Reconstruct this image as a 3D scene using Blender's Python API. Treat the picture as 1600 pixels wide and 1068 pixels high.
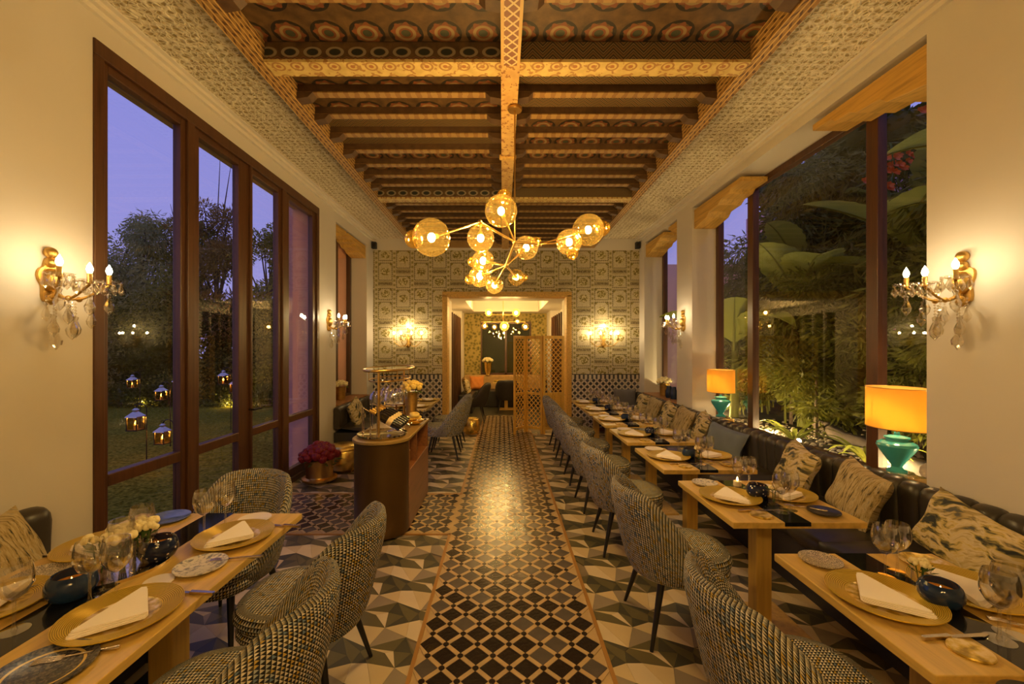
import bpy, math, random
from mathutils import Vector, Matrix
R = math.radians; PI = math.pi
sin, cos = math.sin, math.cos
for o in list(bpy.data.objects): bpy.data.objects.remove(o)
SC = bpy.context.scene
COL = SC.collection

# ------------------------------------------------------------------ camera
F, CX, CY, CH = 660.0, 785.0, 543.0, 1.65
cam = bpy.data.cameras.new('camera'); cam.sensor_width = 36; cam.lens = F/1600*36
cam.shift_x = (800-CX)/1600; cam.shift_y = (CY-534)/1600
cam.clip_start = 0.02; cam.clip_end = 300
camo = bpy.data.objects.new('camera', cam); COL.objects.link(camo)
camo.location = (0, 0, CH); camo.rotation_euler = (PI/2, 0, 0)
SC.camera = camo
# ------------------------------------------------------------------ world, exposure
SC.view_settings.view_transform = 'Standard'; SC.view_settings.look = 'None'
SC.view_settings.exposure = 0.0; SC.view_settings.gamma = 1.0
SC.view_settings.use_curve_mapping = False
wd = bpy.data.worlds.new('dusk'); SC.world = wd; wd.use_nodes = True
wn = wd.node_tree; wn.nodes.clear()
_o = wn.nodes.new('ShaderNodeOutputWorld'); _b = wn.nodes.new('ShaderNodeBackground')
_t = wn.nodes.new('ShaderNodeTexCoord'); _s = wn.nodes.new('ShaderNodeSeparateXYZ'); _r = wn.nodes.new('ShaderNodeValToRGB')
wn.links.new(_t.outputs['Generated'], _s.inputs[0]); wn.links.new(_s.outputs['Z'], _r.inputs[0])
wn.links.new(_r.outputs[0], _b.inputs[0]); wn.links.new(_b.outputs[0], _o.inputs[0])
_r.color_ramp.elements[0].color = (0.30, 0.27, 0.60, 1); _r.color_ramp.elements[0].position = 0.0
_r.color_ramp.elements[1].color = (0.165, 0.19, 0.62, 1); _r.color_ramp.elements[1].position = 0.75
_b.inputs[1].default_value = 1.3
WARM = (1.0, 0.70, 0.33)
P_SCONCE, P_CHAND, P_LAMP, P_WALL5, P_BACK, P_LANT, P_SPOT = .72, 15.5, 4.5, 1.9, 40.0, 6.0, 7.0

# ------------------------------------------------------------------ node helper
class K:
    """socket wrapper with arithmetic"""
    def __init__(s, g, sock): s.g, s.s = g, sock
    def _m(s, op, *a): return s.g.m(op, s, *a)
    def __add__(s, o): return s._m('ADD', o)
    __radd__ = __add__
    def __sub__(s, o): return s._m('SUBTRACT', o)
    def __rsub__(s, o): return s.g.m('SUBTRACT', o, s)
    def __mul__(s, o): return s._m('MULTIPLY', o)
    __rmul__ = __mul__
    def __truediv__(s, o): return s._m('DIVIDE', o)
    def __gt__(s, o): return s._m('GREATER_THAN', o)
    def __lt__(s, o): return s._m('LESS_THAN', o)
    def fr(s): return s._m('FRACT')
    def fl(s): return s._m('FLOOR')
    def ab(s): return s._m('ABSOLUTE')
    def sin(s): return s._m('SINE')
    def mx(s, o): return s._m('MAXIMUM', o)
    def mn(s, o): return s._m('MINIMUM', o)
class G:
    def __init__(s, name, rough=.5, metal=0., spec=.5):
        s.mat = bpy.data.materials.new(name); s.mat.use_nodes = True
        s.nt = s.mat.node_tree; s.nt.nodes.clear()
        s.out = s.nt.nodes.new('ShaderNodeOutputMaterial')
        s.b = s.nt.nodes.new('ShaderNodeBsdfPrincipled')
        s.b.inputs['Roughness'].default_value = rough; s.b.inputs['Metallic'].default_value = metal
        s.b.inputs['Specular IOR Level'].default_value = spec
        s.nt.links.new(s.b.outputs[0], s.out.inputs[0]); s._tc = None
    def N(s, t): return s.nt.nodes.new('ShaderNode'+t)
    def set(s, sock, v):
        if isinstance(v, K): s.nt.links.new(v.s, sock)
        elif hasattr(v, 'is_linked'): s.nt.links.new(v, sock)
        elif isinstance(v, tuple) and len(v) == 3 and sock.type == 'RGBA': sock.default_value = (*v, 1)
        else: sock.default_value = v
    def m(s, op, *a):
        n = s.N('Math'); n.operation = op
        for i, v in enumerate(a): s.set(n.inputs[i], v)
        return K(s, n.outputs[0])
    def tc(s, which='Object'):
        if not s._tc: s._tc = s.N('TexCoord')
        return s._tc.outputs[which]
    def xyz(s, which='Object'):
        n = s.N('SeparateXYZ'); s.nt.links.new(s.tc(which), n.inputs[0])
        return [K(s, n.outputs[i]) for i in range(3)]
    def comb(s, x, y, z=0.):
        n = s.N('CombineXYZ')
        for i, v in enumerate((x, y, z)): s.set(n.inputs[i], v)
        return n.outputs[0]
    def noise(s, scale, detail=3, vec=None, rough=.5):
        n = s.N('TexNoise'); n.inputs['Scale'].default_value = scale; n.inputs['Detail'].default_value = detail
        n.inputs['Roughness'].default_value = rough
        s.set(n.inputs['Vector'], vec if vec is not None else s.tc()); return K(s, n.outputs[0])
    def vor(s, scale, feat='F1', vec=None, out=0):
        n = s.N('TexVoronoi'); n.feature = feat; n.inputs['Scale'].default_value = scale
        s.set(n.inputs['Vector'], vec if vec is not None else s.tc()); return K(s, n.outputs[out])
    def wn(s, vec):
        n = s.N('TexWhiteNoise'); n.noise_dimensions = '3D'; s.set(n.inputs['Vector'], vec); return K(s, n.outputs['Value'])
    def mix(s, f, a, b):
        n = s.N('Mix'); n.data_type = 'RGBA'
        s.set(n.inputs[0], f); s.set(n.inputs[6], a); s.set(n.inputs[7], b); return K(s, n.outputs[2])
    def ramp(s, f, stops, const=False):
        n = s.N('ValToRGB'); e = n.color_ramp.elements
        if const: n.color_ramp.interpolation = 'CONSTANT'
        while len(e) < len(stops): e.new(.5)
        for i, (p, c) in enumerate(stops): e[i].position = p; e[i].color = (*c, 1)
        s.set(n.inputs[0], f); return K(s, n.outputs[0])
    def col(s, c): s.set(s.b.inputs['Base Color'], c); return s
    def rough(s, v): s.set(s.b.inputs['Roughness'], v); return s
    def bump(s, h, strength=.3, dist=.01):
        n = s.N('Bump'); n.inputs['Strength'].default_value = strength; n.inputs['Distance'].default_value = dist
        s.set(n.inputs['Height'], h); s.nt.links.new(n.outputs[0], s.b.inputs['Normal']); return s

M = {}
def plain(name, c, rough=.5, metal=0., var=.12, scale=6, bump=0., spec=.5):
    g = G(name, rough, metal, spec); n = g.noise(scale, 4)
    g.col(g.mix(n, tuple(x*(1-var) for x in c), tuple(min(1, x*(1+var)) for x in c)))
    if bump: g.bump(g.noise(scale*6, 3), bump, .004)
    M[name] = g.mat; return g
def wood(name, c, rough=.45, axis=0, sc=1., dark=.6):
    g = G(name, rough); x, y, z = g.xyz(); a = [x, y, z]
    k = [38*sc]*3; k[axis] = 2.2*sc
    v = g.comb(a[0]*k[0], a[1]*k[1], a[2]*k[2]); n = g.noise(1., 4, v, .6)
    g.col(g.ramp(n, [(.25, tuple(q*dark for q in c)), (.5, c), (.75, tuple(min(1, q*1.18) for q in c))])); g.bump(n, .12, .002)
    M[name] = g.mat
def glassy(name, tint=(1, 1, 1), rough=0., base=.04, power=.9, f0=5., gloss=(1, 1, 1)):
    g = G(name); g.nt.nodes.remove(g.b)
    t = g.N('BsdfTransparent'); t.inputs[0].default_value = (*tint, 1)
    gl = g.N('BsdfGlossy'); gl.inputs['Roughness'].default_value = rough; gl.inputs[0].default_value = (*gloss, 1)
    lw = g.N('LayerWeight'); lw.inputs[0].default_value = .5
    fc = K(g, lw.outputs['Facing']); f = g.m('POWER', fc, f0)*power + base      # Schlick-like, same from both sides of a thin sheet
    mx = g.N('MixShader'); g.set(mx.inputs[0], f.mn(1.0)); g.nt.links.new(t.outputs[0], mx.inputs[1]); g.nt.links.new(gl.outputs[0], mx.inputs[2])
    g.nt.links.new(mx.outputs[0], g.out.inputs[0]); M[name] = g.mat
def glow(name, c, strength, transp=False):
    g = G(name); g.nt.nodes.remove(g.b)
    e = g.N('Emission'); e.inputs[0].default_value = (*c, 1); e.inputs[1].default_value = strength
    if transp:
        t = g.N('BsdfTransparent'); a = g.N('AddShader'); g.nt.links.new(e.outputs[0], a.inputs[0]); g.nt.links.new(t.outputs[0], a.inputs[1])
        g.nt.links.new(a.outputs[0], g.out.inputs[0])
    else: g.nt.links.new(e.outputs[0], g.out.inputs[0])
    M[name] = g.mat
def leafy(name, c1, c2, sc=1.5, tr=.35):
    g = G(name, .5, 0., .12); n = g.noise(sc, 3); c = g.mix(n, c1, c2); g.col(c)
    t = g.N('BsdfTranslucent'); g.set(t.inputs[0], c); mx = g.N('MixShader'); mx.inputs[0].default_value = tr
    g.nt.links.new(g.b.outputs[0], mx.inputs[1]); g.nt.links.new(t.outputs[0], mx.inputs[2]); g.nt.links.new(mx.outputs[0], g.out.inputs[0])
    M[name] = g.mat

# ---- materials
plain('plaster', (.64, .59, .53), .75, var=.04, scale=2, bump=.05)
plain('plaster_white', (.72, .66, .58), .7, var=.03, scale=2)
plain('terracotta_render', (.78, .36, .24), .9, var=.15, scale=3, bump=.2)
plain('terracotta_pale', (.80, .45, .42), .9, var=.10, scale=2, bump=.2)
wood('frame_wood', (.085, .034, .014), .38, 2)
wood('corbel_wood', (.60, .35, .075), .5, 1)
wood('oak', (.60, .395, .105), .38, 1, .8, .72)
wood('oak_post', (.54, .34, .085), .42, 2, .8, .72)
wood('walnut', (.22, .085, .03), .4, 1)
wood('sill_wood', (.34, .15, .05), .45, 1)
wood('screen_wood', (.72, .42, .075), .4, 2)
plain('bronze_panel', (.12, .068, .022), .30, .55, .25, 3)
plain('bronze_top', (.42, .28, .09), .35, .4, .2, 5)
plain('brass', (.72, .46, .14), .28, 1., .12, 8)
plain('hammered_gold', (.90, .62, .16), .27, 1., .15, 14, bump=.6)
plain('antique_gold', (.55, .34, .09), .35, .9, .3, 30, bump=.4)
plain('dark_iron', (.03, .022, .016), .4, .6)
plain('black_leg', (.012, .011, .012), .35)
plain('leather', (.046, .038, .030), .36, 0, .3, 4, spec=.5)
plain('dark_seat', (.03, .028, .03), .5)
plain('white_cloth', (.90, .82, .76), .8, var=.04, bump=.1)
plain('white_ceramic', (.72, .64, .60), .3, var=.06)
plain('turquoise', (.06, .40, .44), .15, 0, .2, 5)
plain('navy_glaze', (.010, .026, .075), .08, 0, .5, 7)
plain('orange_inside', (.85, .36, .05), .5)
plain('black_plate', (.03, .028, .03), .3, 0, .8, 60)
plain('steel', (.62, .52, .40), .25, 1.)
plain('speaker_black', (.015, .015, .017), .6)
plain('cream_petal', (.85, .74, .42), .6, 0, .15)
plain('yellow_petal', (.85, .62, .16), .6, 0, .15)
plain('red_petal', (.20, .006, .010), .6, 0, .4, 30)
plain('orange_petal', (.80, .16, .02), .6, 0, .3)
plain('stem_green', (.06, .12, .02), .6, 0, .3)
plain('bark', (.09, .06, .04), .9, 0, .4, 10, bump=.4)
plain('blue_cushion', (.16, .19, .24), .8, 0, .1, 12, bump=.2)
plain('grey_cushion', (.15, .14, .14), .8, 0, .1, 12, bump=.2)
plain('tan_cushion', (.42, .26, .10), .8, 0, .3, 12, bump=.2)
plain('orange_cushion', (.55, .20, .04), .8, 0, .2, 12, bump=.2)
plain('tile_black', (.022, .014, .012), .16, 0, .5, 9, bump=.5, spec=.7)
plain('tile_grey', (.10, .083, .075), .18, 0, .3, 9, bump=.5, spec=.7)
plain('tile_cream', (.52, .37, .20), .22, 0, .2, 9, bump=.4)
plain('cement_sand', (.55, .43, .26), .38, 0, .15, 5)
plain('cement_pale', (.62, .51, .36), .38, 0, .15, 5)
plain('cement_grey', (.27, .22, .17), .38, 0, .2, 5)
plain('cement_olive', (.115, .098, .050), .38, 0, .25, 5)
plain('cement_slate', (.055, .054, .040), .38, 0, .25, 5)
plain('edge_strip', (.40, .20, .05), .4, .2)
plain('grout', (.20, .15, .10), .8)
plain('label_paper', (.75, .58, .30), .7, 0, .2, 40)
plain('bottle_glass', (.015, .012, .008), .1, 0, .5)
plain('pebble', (.34, .28, .20), .7, 0, .4, 9)
plain('soil', (.05, .04, .025), .95, 0, .5, 5, bump=.6)
plain('wax', (.85, .70, .40), .5)
plain('mirror_tray', (.75, .66, .48), .05, 1., .03)
leafy('tree_green', (.18, .18, .025), (.42, .37, .07), .9)
leafy('tree_grey_green', (.24, .24, .07), (.48, .44, .15), .9)
leafy('tree_rust', (.17, .12, .03), (.38, .22, .06), .8)
leafy('hedge_green', (.05, .06, .008), (.16, .15, .02), 1.6)
leafy('bamboo_green', (.08, .10, .016), (.26, .25, .05), 1.5)
leafy('banana_green', (.16, .20, .03), (.42, .42, .08), 1.2, .45)
leafy('vase_leaf', (.03, .07, .015), (.14, .22, .05), 9)
glassy('window_glass', (.97, .98, .97), 0, .035, .9, 5.)
glassy('clear_glass', (.97, .96, .94), 0, .10, .9, 1.8)
glassy('amber_globe', (1.0, .90, .62), 0, .14, .75, 2.2, (1, .80, .36))
_n = M['amber_globe'].node_tree; _out = [q for q in _n.nodes if q.type == 'OUTPUT_MATERIAL'][0]; _src = _out.inputs[0].links[0].from_socket
_tr = _n.nodes.new('ShaderNodeBsdfTranslucent'); _tr.inputs[0].default_value = (1, .66, .16, 1); _mx = _n.nodes.new('ShaderNodeMixShader'); _mx.inputs[0].default_value = .016
_n.links.new(_src, _mx.inputs[1]); _n.links.new(_tr.outputs[0], _mx.inputs[2]); _n.links.new(_mx.outputs[0], _out.inputs[0])
glassy('crystal', (.96, .93, .86), 0, .16, .8, 1.6)
glassy('lantern_glass', (1., .85, .55), 0, .03)
glassy('dark_inlay_top', (.2, .2, .2), .02, .05)
glow('bulb_glow', (1, .84, .50), 40, True)
glow('bulb_soft', (1, .72, .30), 22, True)
glow('flame', (1, .55, .12), 30)
glow('spot_lens', (1, .85, .55), 90)
glow('candle_flame', (1, .62, .2), 12)

g = G('inlay_glass', .06); g.col((.008, .009, .012)); M['inlay_glass'] = g.mat
g = G('lawn', .95, 0., 0.); n = g.noise(26, 5); n2 = g.noise(.8, 3)
g.col(g.mix(n2, g.ramp(n, [(.3, (.05, .052, .003)), (.7, (.28, .24, .022))]), g.ramp(n, [(.3, (.08, .072, .004)), (.7, (.38, .30, .04))]))); g.bump(n, .8, .03); M['lawn'] = g.mat
# translucent lampshade
g = G('lamp_shade_cloth', .8); g.col((.85, .60, .18)); t = g.N('BsdfTranslucent'); t.inputs[0].default_value = (1, .70, .20, 1)
mx = g.N('MixShader'); mx.inputs[0].default_value = .6; g.nt.links.new(g.b.outputs[0], mx.inputs[1]); g.nt.links.new(t.outputs[0], mx.inputs[2]); g.nt.links.new(mx.outputs[0], g.out.inputs[0]); M['lamp_shade_cloth'] = g.mat
# carved plaster band
g = G('carved_plaster', .8); x, y, z = g.xyz()
d = g.noise(9, 2); v = g.comb(x+d*.06, y+d*.06)
a1 = ((x*46).sin()*(y*46).sin()).ab(); e = g.vor(30, 'DISTANCE_TO_EDGE', v)
h = (e*5.0).mn(1.0)*.55+a1*.45
g.col(g.ramp(h, [(.36, (.88, .80, .63)), (.56, (.76, .65, .46)), (.86, (.36, .27, .12))])); g.bump(1.0-h, .9, .02); M['carved_plaster'] = g.mat
# houndstooth fabric on UV in metres
g = G('houndstooth', .85); u, v, _ = g.xyz('UV')
a, b = u*74, v*74
tri = (a.fr() > b.fr()*.9+.14)
rn = g.wn(g.comb(a.fl(), b.fl(), 1.3)); rn2 = g.wn(g.comb(a.fl(), b.fl(), 7.7))
light = g.ramp(rn, [(0, (.64, .58, .46)), (.40, (.78, .73, .64)), (.66, (.42, .46, .48)), (.82, (.58, .40, .09)), (.95, (.16, .24, .36))], True)
darkc = g.ramp(rn2, [(0, (.010, .010, .014)), (.6, (.018, .026, .05)), (.90, (.07, .055, .03))], True)
g.col(g.mix(tri, darkc, light)); g.bump((a.fr()-.5).ab()+(b.fr()-.5).ab(), .6, .004); M['houndstooth'] = g.mat
# cushions
g = G('striped_weave', .9); u, v, _ = g.xyz('UV'); n = g.noise(1., 4, g.comb(u*70, v*9), .7)
g.col(g.ramp(n, [(.36, (.03, .035, .03)), (.45, (.36, .26, .10)), (.58, (.55, .44, .26)), (.68, (.13, .14, .12))])); g.bump(n, .9, .008); M['striped_weave'] = g.mat
g = G('brush_print', .9); u, v, _ = g.xyz('UV'); w = g.noise(4, 3, g.comb(u, v, 0.)); n = g.noise(1., 4, g.comb(u*4+v*5+w*2, v*15-u*6+w*3), .6)
g.col(g.ramp(n, [(.38, (.03, .035, .04)), (.43, (.20, .17, .07)), (.47, (.55, .42, .16)), (.53, (.62, .52, .36)), (.60, (.40, .30, .12)), (.64, (.10, .10, .09))])); M['brush_print'] = g.mat
# charger
g = G('gold_charger', .30, .45); x, y, z = g.xyz(); r = g.m('SQRT', x*x+y*y); n = g.noise(30, 3)
rim = (r > .105); rib = (r*1250).sin()*.5+.5
g.col(g.mix(rim, g.ramp(n, [(.38, (.34, .21, .02)), (.5, (.66, .45, .07)), (.62, (.80, .62, .34))]), g.mix(rib, (.34, .20, .008), (.86, .60, .07)))); g.bump(g.mix(rim, n, rib), .5, .003); M['gold_charger'] = g.mat
g = G('filigree_plate', .35); n = g.vor(160, 'DISTANCE_TO_EDGE'); g.col(g.mix(n > .10, (.62, .50, .36), (.10, .085, .075))); M['filigree_plate'] = g.mat
g = G('speckled_plate', .3); n = g.noise(70, 4); g.col(g.ramp(n, [(.38, (.20, .20, .23)), (.52, (.66, .60, .54))])); M['speckled_plate'] = g.mat
g = G('navy_plate', .25); x, y, z = g.xyz(); r = g.m('SQRT', x*x+y*y); n = g.noise(120, 3)
ring = ((r-.083).ab() < .0035); g.col(g.mix(ring, g.ramp(n, [(.4, (.012, .018, .04)), (.62, (.12, .10, .09))]), (.60, .42, .14))); M['navy_plate'] = g.mat
g = G('blue_plate', .15); g.col(g.ramp(g.noise(12, 3), [(.3, (.05, .08, .28)), (.7, (.16, .20, .45))])); M['blue_plate'] = g.mat
g = G('dotted_navy', .1); n = g.vor(55); g.col(g.mix(n < .22, (.008, .014, .05), (.55, .52, .55))); M['dotted_navy'] = g.mat
# wallpaper: staggered framed engravings
g = G('framed_wallpaper', .7); x, y, z = g.xyz()
cx = x/.358; ci = cx.fl(); fu = cx.fr()-.5; par = (ci*.5).fr() > .25
vz = (z/.776+par*.31).fr()          # 0..1 upward
def frame(lo, hi):
    mid, hh = (lo+hi)/2, (hi-lo)/2
    dv = (vz-mid).ab(); du = fu.ab()
    inside = (dv < hh)*(du < .40)
    inner = (dv < hh-.022)*(du < .35)
    du2, dv2 = fu/.27, (vz-mid)/(.105)
    rr = g.m('SQRT', du2*du2+dv2*dv2)
    blob = (rr+g.noise(16, 2)*.5 < 1.2); arch = (((vz-hi)*.776)*((vz-hi)*.776)*1.0+((fu.ab()-.40)*.358)*((fu.ab()-.40)*.358) < .0042)*inner
    return inside, inner, blob, arch
n = g.noise(42, 4); n2 = g.noise(95, 3)
base = g.ramp(n2, [(.35, (.42, .35, .20)), (.62, (.62, .54, .36))]); ink = (.09, .068, .015); green = (.23, .18, .035)
c = g.mix(((fu.ab() > .44)*((z*70).sin() > 0)), base, (.28, .23, .08))
for lo, hi in ((.155, .615), (.655, .965)):
    ins, inn, blob, arch = frame(lo, hi)
    c = g.mix((ins-inn)*(((x+z)*160).sin() > -.5), c, ink); c = g.mix(blob*inn, c, g.ramp(n, [(.38, (.17, .13, .03)), (.50, (.30, .24, .06)), (.56, (.62, .54, .33))])); c = g.mix(arch, c, green)
txt = ((vz-.075).ab() < .032)*(fu.ab() < .40); c = g.mix(txt*(n2 > .44), c, (.14, .10, .04))
txt2 = ((vz-.125).ab() < .008)*(fu.ab() < .42); c = g.mix(txt2, c, green)
txt3 = ((vz-.022).ab() < .006)*(fu.ab() < .42); c = g.mix(txt3, c, green)
g.col(c); M['framed_wallpaper'] = g.mat
# zellige dado
g = G('zellige_dado', .3); x, y, z = g.xyz(); a, b = (x+z)/.125, (x-z)/.125
fa, fb = (a.fr()-.5).ab(), (b.fr()-.5).ab(); rn = g.wn(g.comb(a.fl(), b.fl(), 2.))
sq = (fa.mx(fb) < .33); dot = (fa.mn(fb) > .42)
c = g.mix(sq, (.60, .52, .42), g.ramp(rn, [(0, (.025, .025, .035)), (.55, (.06, .065, .09)), (.8, (.16, .13, .09))], True)); c = g.mix(dot, c, (.06, .05, .05))
g.col(c); M['zellige_dado'] = g.mat
g = G('dado_border', .3); x, y, z = g.xyz(); f = (x/.085).fr(); g.col(g.mix((f-.5).ab() < .27, (.05, .05, .06), (.62, .54, .42))); M['dado_border'] = g.mat
g = G('leaf_wallpaper', .7); n = g.noise(7, 3); v = g.vor(13, 'F1'); g.col(g.ramp(v+n*.6, [(.35, (.06, .055, .012)), (.65, (.20, .16, .03)), (.95, (.36, .27, .08))])); M['leaf_wallpaper'] = g.mat
# painted ceiling woods (X runs along the boards)
def painted(name, kind, dk=1.):
    dk *= .55; g = G(name, .55); x, y, z = g.xyz(); n = g.noise(14, 4); n2 = g.noise(3, 3)
    br = lambda *c: tuple(q*dk for q in c)
    ground = g.ramp(n, [(.3, br(.10, .05, .018)), (.7, br(.24, .125, .04))])
    if kind == 'rounds':
        u = (x/.26).fr()-.5; vv = y/.26; vv = ((y/.30).fr()-.5)*1.15
        r = g.m('SQRT', u*u+vv*vv); an = g.m('ARCTAN2', vv, u); pet = (an*8).sin()*.05
        c = g.mix((r-.40).ab() < .05, ground, br(.03, .02, .012)); c = g.mix(r < .34+pet, c, br(.30, .09, .03)); c = g.mix((r-.22).ab() < .04, c, br(.42, .30, .13)); c = g.mix(r < .12, c, br(.08, .09, .05))
    elif kind == 'chevron':
        zz = ((x/.14).fr()-.5).ab()*.14; w = ((y+zz*1.0+z)/.045).fr()
        c = g.ramp(w, [(0, br(.30, .17, .06)), (.35, br(.12, .06, .02)), (.55, br(.38, .27, .12)), (.75, br(.05, .035, .02))], True)
    elif kind == 'ovals':
        u = (x/.155).fr()-.5; vv = (z-3.70)/.11; r = g.m('SQRT', u*u*1.0+vv*vv*1.5)
        c = g.mix((r-.34).ab() < .07, ground, br(.45, .36, .22)); c = g.mix(r < .24, c, br(.03, .035, .025)); zz = ((x/.06).fr()-.5).ab()*.03
        c = g.mix((z-zz) < 3.655, c, g.ramp(((z-zz)/.018).fr(), [(0, br(.40, .28, .14)), (.4, br(.10, .04, .03)), (.7, br(.30, .10, .05))], True))
    elif kind == 'leafband':
        u = (x/.20).fr()-.5; w = (x*31).sin()*.012; c = g.ramp(n, [(.35, (.52, .37, .12)), (.65, (.64, .48, .18))]); uu = (x/.13).fr()-.5; vv = ((y/.13).fr()-.5); rr = g.m('SQRT', uu*uu+vv*vv); c = g.mix(((rr-.30).ab() < .05), c, (.34, .17, .05)); c = g.mix(rr < .13, c, (.36, .14, .04)); c = g.mix(g.noise(24, 3) > .60, c, (.38, .20, .06))
    elif kind == 'scroll':
        q = (x+z)*1.0; ln_ = ((q/.034).fr()-.5).ab(); s1 = ((y*34+(q*60).sin()*1.5).sin()).ab()
        c = g.mix(ln_ > .36, g.ramp(n, [(.3, (.22, .11, .03)), (.7, (.40, .23, .07))]), (.60, .37, .12)); c = g.mix((s1 < .5)*(ln_ < .30), c, (.10, .04, .014))
    elif kind == 'lozenge':
        a, b = ((x+y)/.075).fr(), ((x-y)/.075).fr(); c = g.mix(((a < .22)+(b < .22)).mn(1.), (.20, .07, .03), (.60, .44, .22)); c = g.mix(x.ab() > .045, c, (.55, .34, .11)); c = g.mix((y > .0), c, g.mix(g.noise(30, 2) > .60, g.ramp(n, [(.3, (.46, .27, .085)), (.7, (.60, .38, .13))]), (.28, .12, .03)))
    elif kind == 'plain': c = g.ramp(n, [(.3, br(.11, .05, .018)), (.7, br(.20, .10, .035))])
    g.col(c); g.bump(n, .2, .004); M[name] = g.mat
painted('painted_rounds', 'rounds'); painted('painted_chevron', 'chevron'); painted('painted_ovals', 'ovals'); painted('painted_leafband', 'leafband')
painted('painted_scroll', 'scroll'); painted('painted_lozenge', 'lozenge'); painted('brown_joist', 'plain')
g = G('joist_light', .55); x, y, z = g.xyz(); n = g.noise(18, 4); g.col(g.mix((x*75).sin()*.3+n > .55, (.34, .20, .06), (.24, .12, .035))); M['joist_light'] = g.mat

# ------------------------------------------------------------------ mesh helper
class B:
    def __init__(s): s.v, s.f, s.uv, s.mi, s.cur = [], [], {}, [], 0
    def _f(s, *f): s.f.append(f); s.mi.append(s.cur)
    def box(s, x0, x1, y0, y1, z0, z1):
        k = len(s.v); s.v += [(x, y, z) for z in (z0, z1) for y in (y0, y1) for x in (x0, x1)]
        for f in ((0, 2, 3, 1), (4, 5, 7, 6), (0, 1, 5, 4), (2, 6, 7, 3), (0, 4, 6, 2), (1, 3, 7, 5)): s._f(*[k+i for i in f])
        return s
    def quad(s, *p): k = len(s.v); s.v += list(p); s._f(*range(k, k+len(p))); return s
    def prism(s, poly, z0, z1, ax=2):
        n = len(poly); k = len(s.v)
        def pt(p, z): return (p[0], p[1], z) if ax == 2 else ((p[0], z, p[1]) if ax == 1 else (z, p[0], p[1]))
        s.v += [pt(p, z0) for p in poly]+[pt(p, z1) for p in poly]
        s._f(*range(k+n-1, k-1, -1)); s._f(*range(k+n, k+2*n))
        for i in range(n): j = (i+1) % n; s._f(k+i, k+j, k+n+j, k+n+i)
        return s
    def lathe(s, prof, c=(0, 0, 0), n=24, sx=1, sy=1, a0=0):
        k = len(s.v); m = len(prof)
        for r, z in prof:
            for i in range(n): a = a0+2*PI*i/n; s.v.append((c[0]+r*cos(a)*sx, c[1]+r*sin(a)*sy, c[2]+z))
        for j in range(m-1):
            for i in range(n): i2 = (i+1) % n; s._f(k+j*n+i, k+j*n+i2, k+(j+1)*n+i2, k+(j+1)*n+i)
        if prof[0][0] > 1e-4 and prof[0][0] < 9: s._f(*[k+i for i in range(n-1, -1, -1)]) if s.caps else None
        if prof[-1][0] > 1e-4: s._f(*[k+(m-1)*n+i for i in range(n)]) if s.caps else None
        return s
    caps = True
    def tube(s, pts, r, n=8):
        pts = [Vector(p) for p in pts]; m = len(pts); rs = r if isinstance(r, (list, tuple)) else [r]*m
        k = len(s.v); up = None
        for i, p in enumerate(pts):
            d = (pts[min(i+1, m-1)]-pts[max(i-1, 0)]).normalized()
            if up is None: up = d.orthogonal().normalized()
            up = (up-d*up.dot(d)); up = up.normalized() if up.length > 1e-5 else d.orthogonal().normalized()
            w = d.cross(up)
            for j in range(n): a = 2*PI*j/n; q = p+(up*cos(a)+w*sin(a))*rs[i]; s.v.append(tuple(q))
        for i in range(m-1):
            for j in range(n): j2 = (j+1) % n; s._f(k+i*n+j, k+i*n+j2, k+(i+1)*n+j2, k+(i+1)*n+j)
        s._f(*[k+j for j in range(n-1, -1, -1)]); s._f(*[k+(m-1)*n+j for j in range(n)])
        return s
    def grid(s, fn, nu, nv, cu=False, cv=False, uv=None):
        k = len(s.v); NU, NV = nu+(0 if cu else 1), nv+(0 if cv else 1)
        for i in range(NU):
            for j in range(NV):
                s.v.append(tuple(fn(i/nu, j/nv)))
                if uv: s.uv[len(s.v)-1] = uv(i/nu, j/nv)
        for i in range(nu):
            for j in range(nv):
                i2, j2 = (i+1) % NU if cu else i+1, (j+1) % NV if cv else j+1
                s._f(k+i*NV+j, k+i2*NV+j, k+i2*NV+j2, k+i*NV+j2)
        return s
    def ball(s, c, r, n=14, m=8, sz=1): 
        return s.lathe([(max(1e-5, r*sin(PI*i/m)), -r*cos(PI*i/m)*sz) for i in range(m+1)], c, n)
    def mesh(s, name, mats, smooth=None):
        me = bpy.data.meshes.new(name); me.from_pydata(s.v, [], s.f)
        for m_ in (mats if isinstance(mats, list) else [mats]): me.materials.append(M[m_])
        if s.cur or any(s.mi): me.polygons.foreach_set('material_index', s.mi)
        if s.uv:
            L = me.uv_layers.new(name='UVMap')
            for lp in me.loops: L.data[lp.index].uv = s.uv.get(lp.vertex_index, (0, 0))
        if smooth is not None:
            me.polygons.foreach_set('use_smooth', [True]*len(me.polygons)); me.set_sharp_from_angle(angle=R(smooth))
        me.update(); return me
    def build(s, name, mats, parent=None, smooth=None, bev=0, W=False, sub=0):
        """W: vertices are world coordinates, moved into the parent's frame"""
        if W and parent is not None:
            l = parent.location; s.v = [(a-l[0], b-l[1], c-l[2]) for a, b, c in s.v]
        o = bpy.data.objects.new(name, s.mesh(name, mats, smooth)); COL.objects.link(o); o.parent = parent
        if bev: md = o.modifiers.new('bevel', 'BEVEL'); md.width = bev; md.segments = 2; md.limit_method = 'ANGLE'
        if sub: md = o.modifiers.new('sub', 'SUBSURF'); md.levels = sub; md.render_levels = sub
        return o
def tag(o, label, cat, group=None):
    o['label'] = label; o['category'] = cat
    if group: o['group'] = group
    return o
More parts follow.
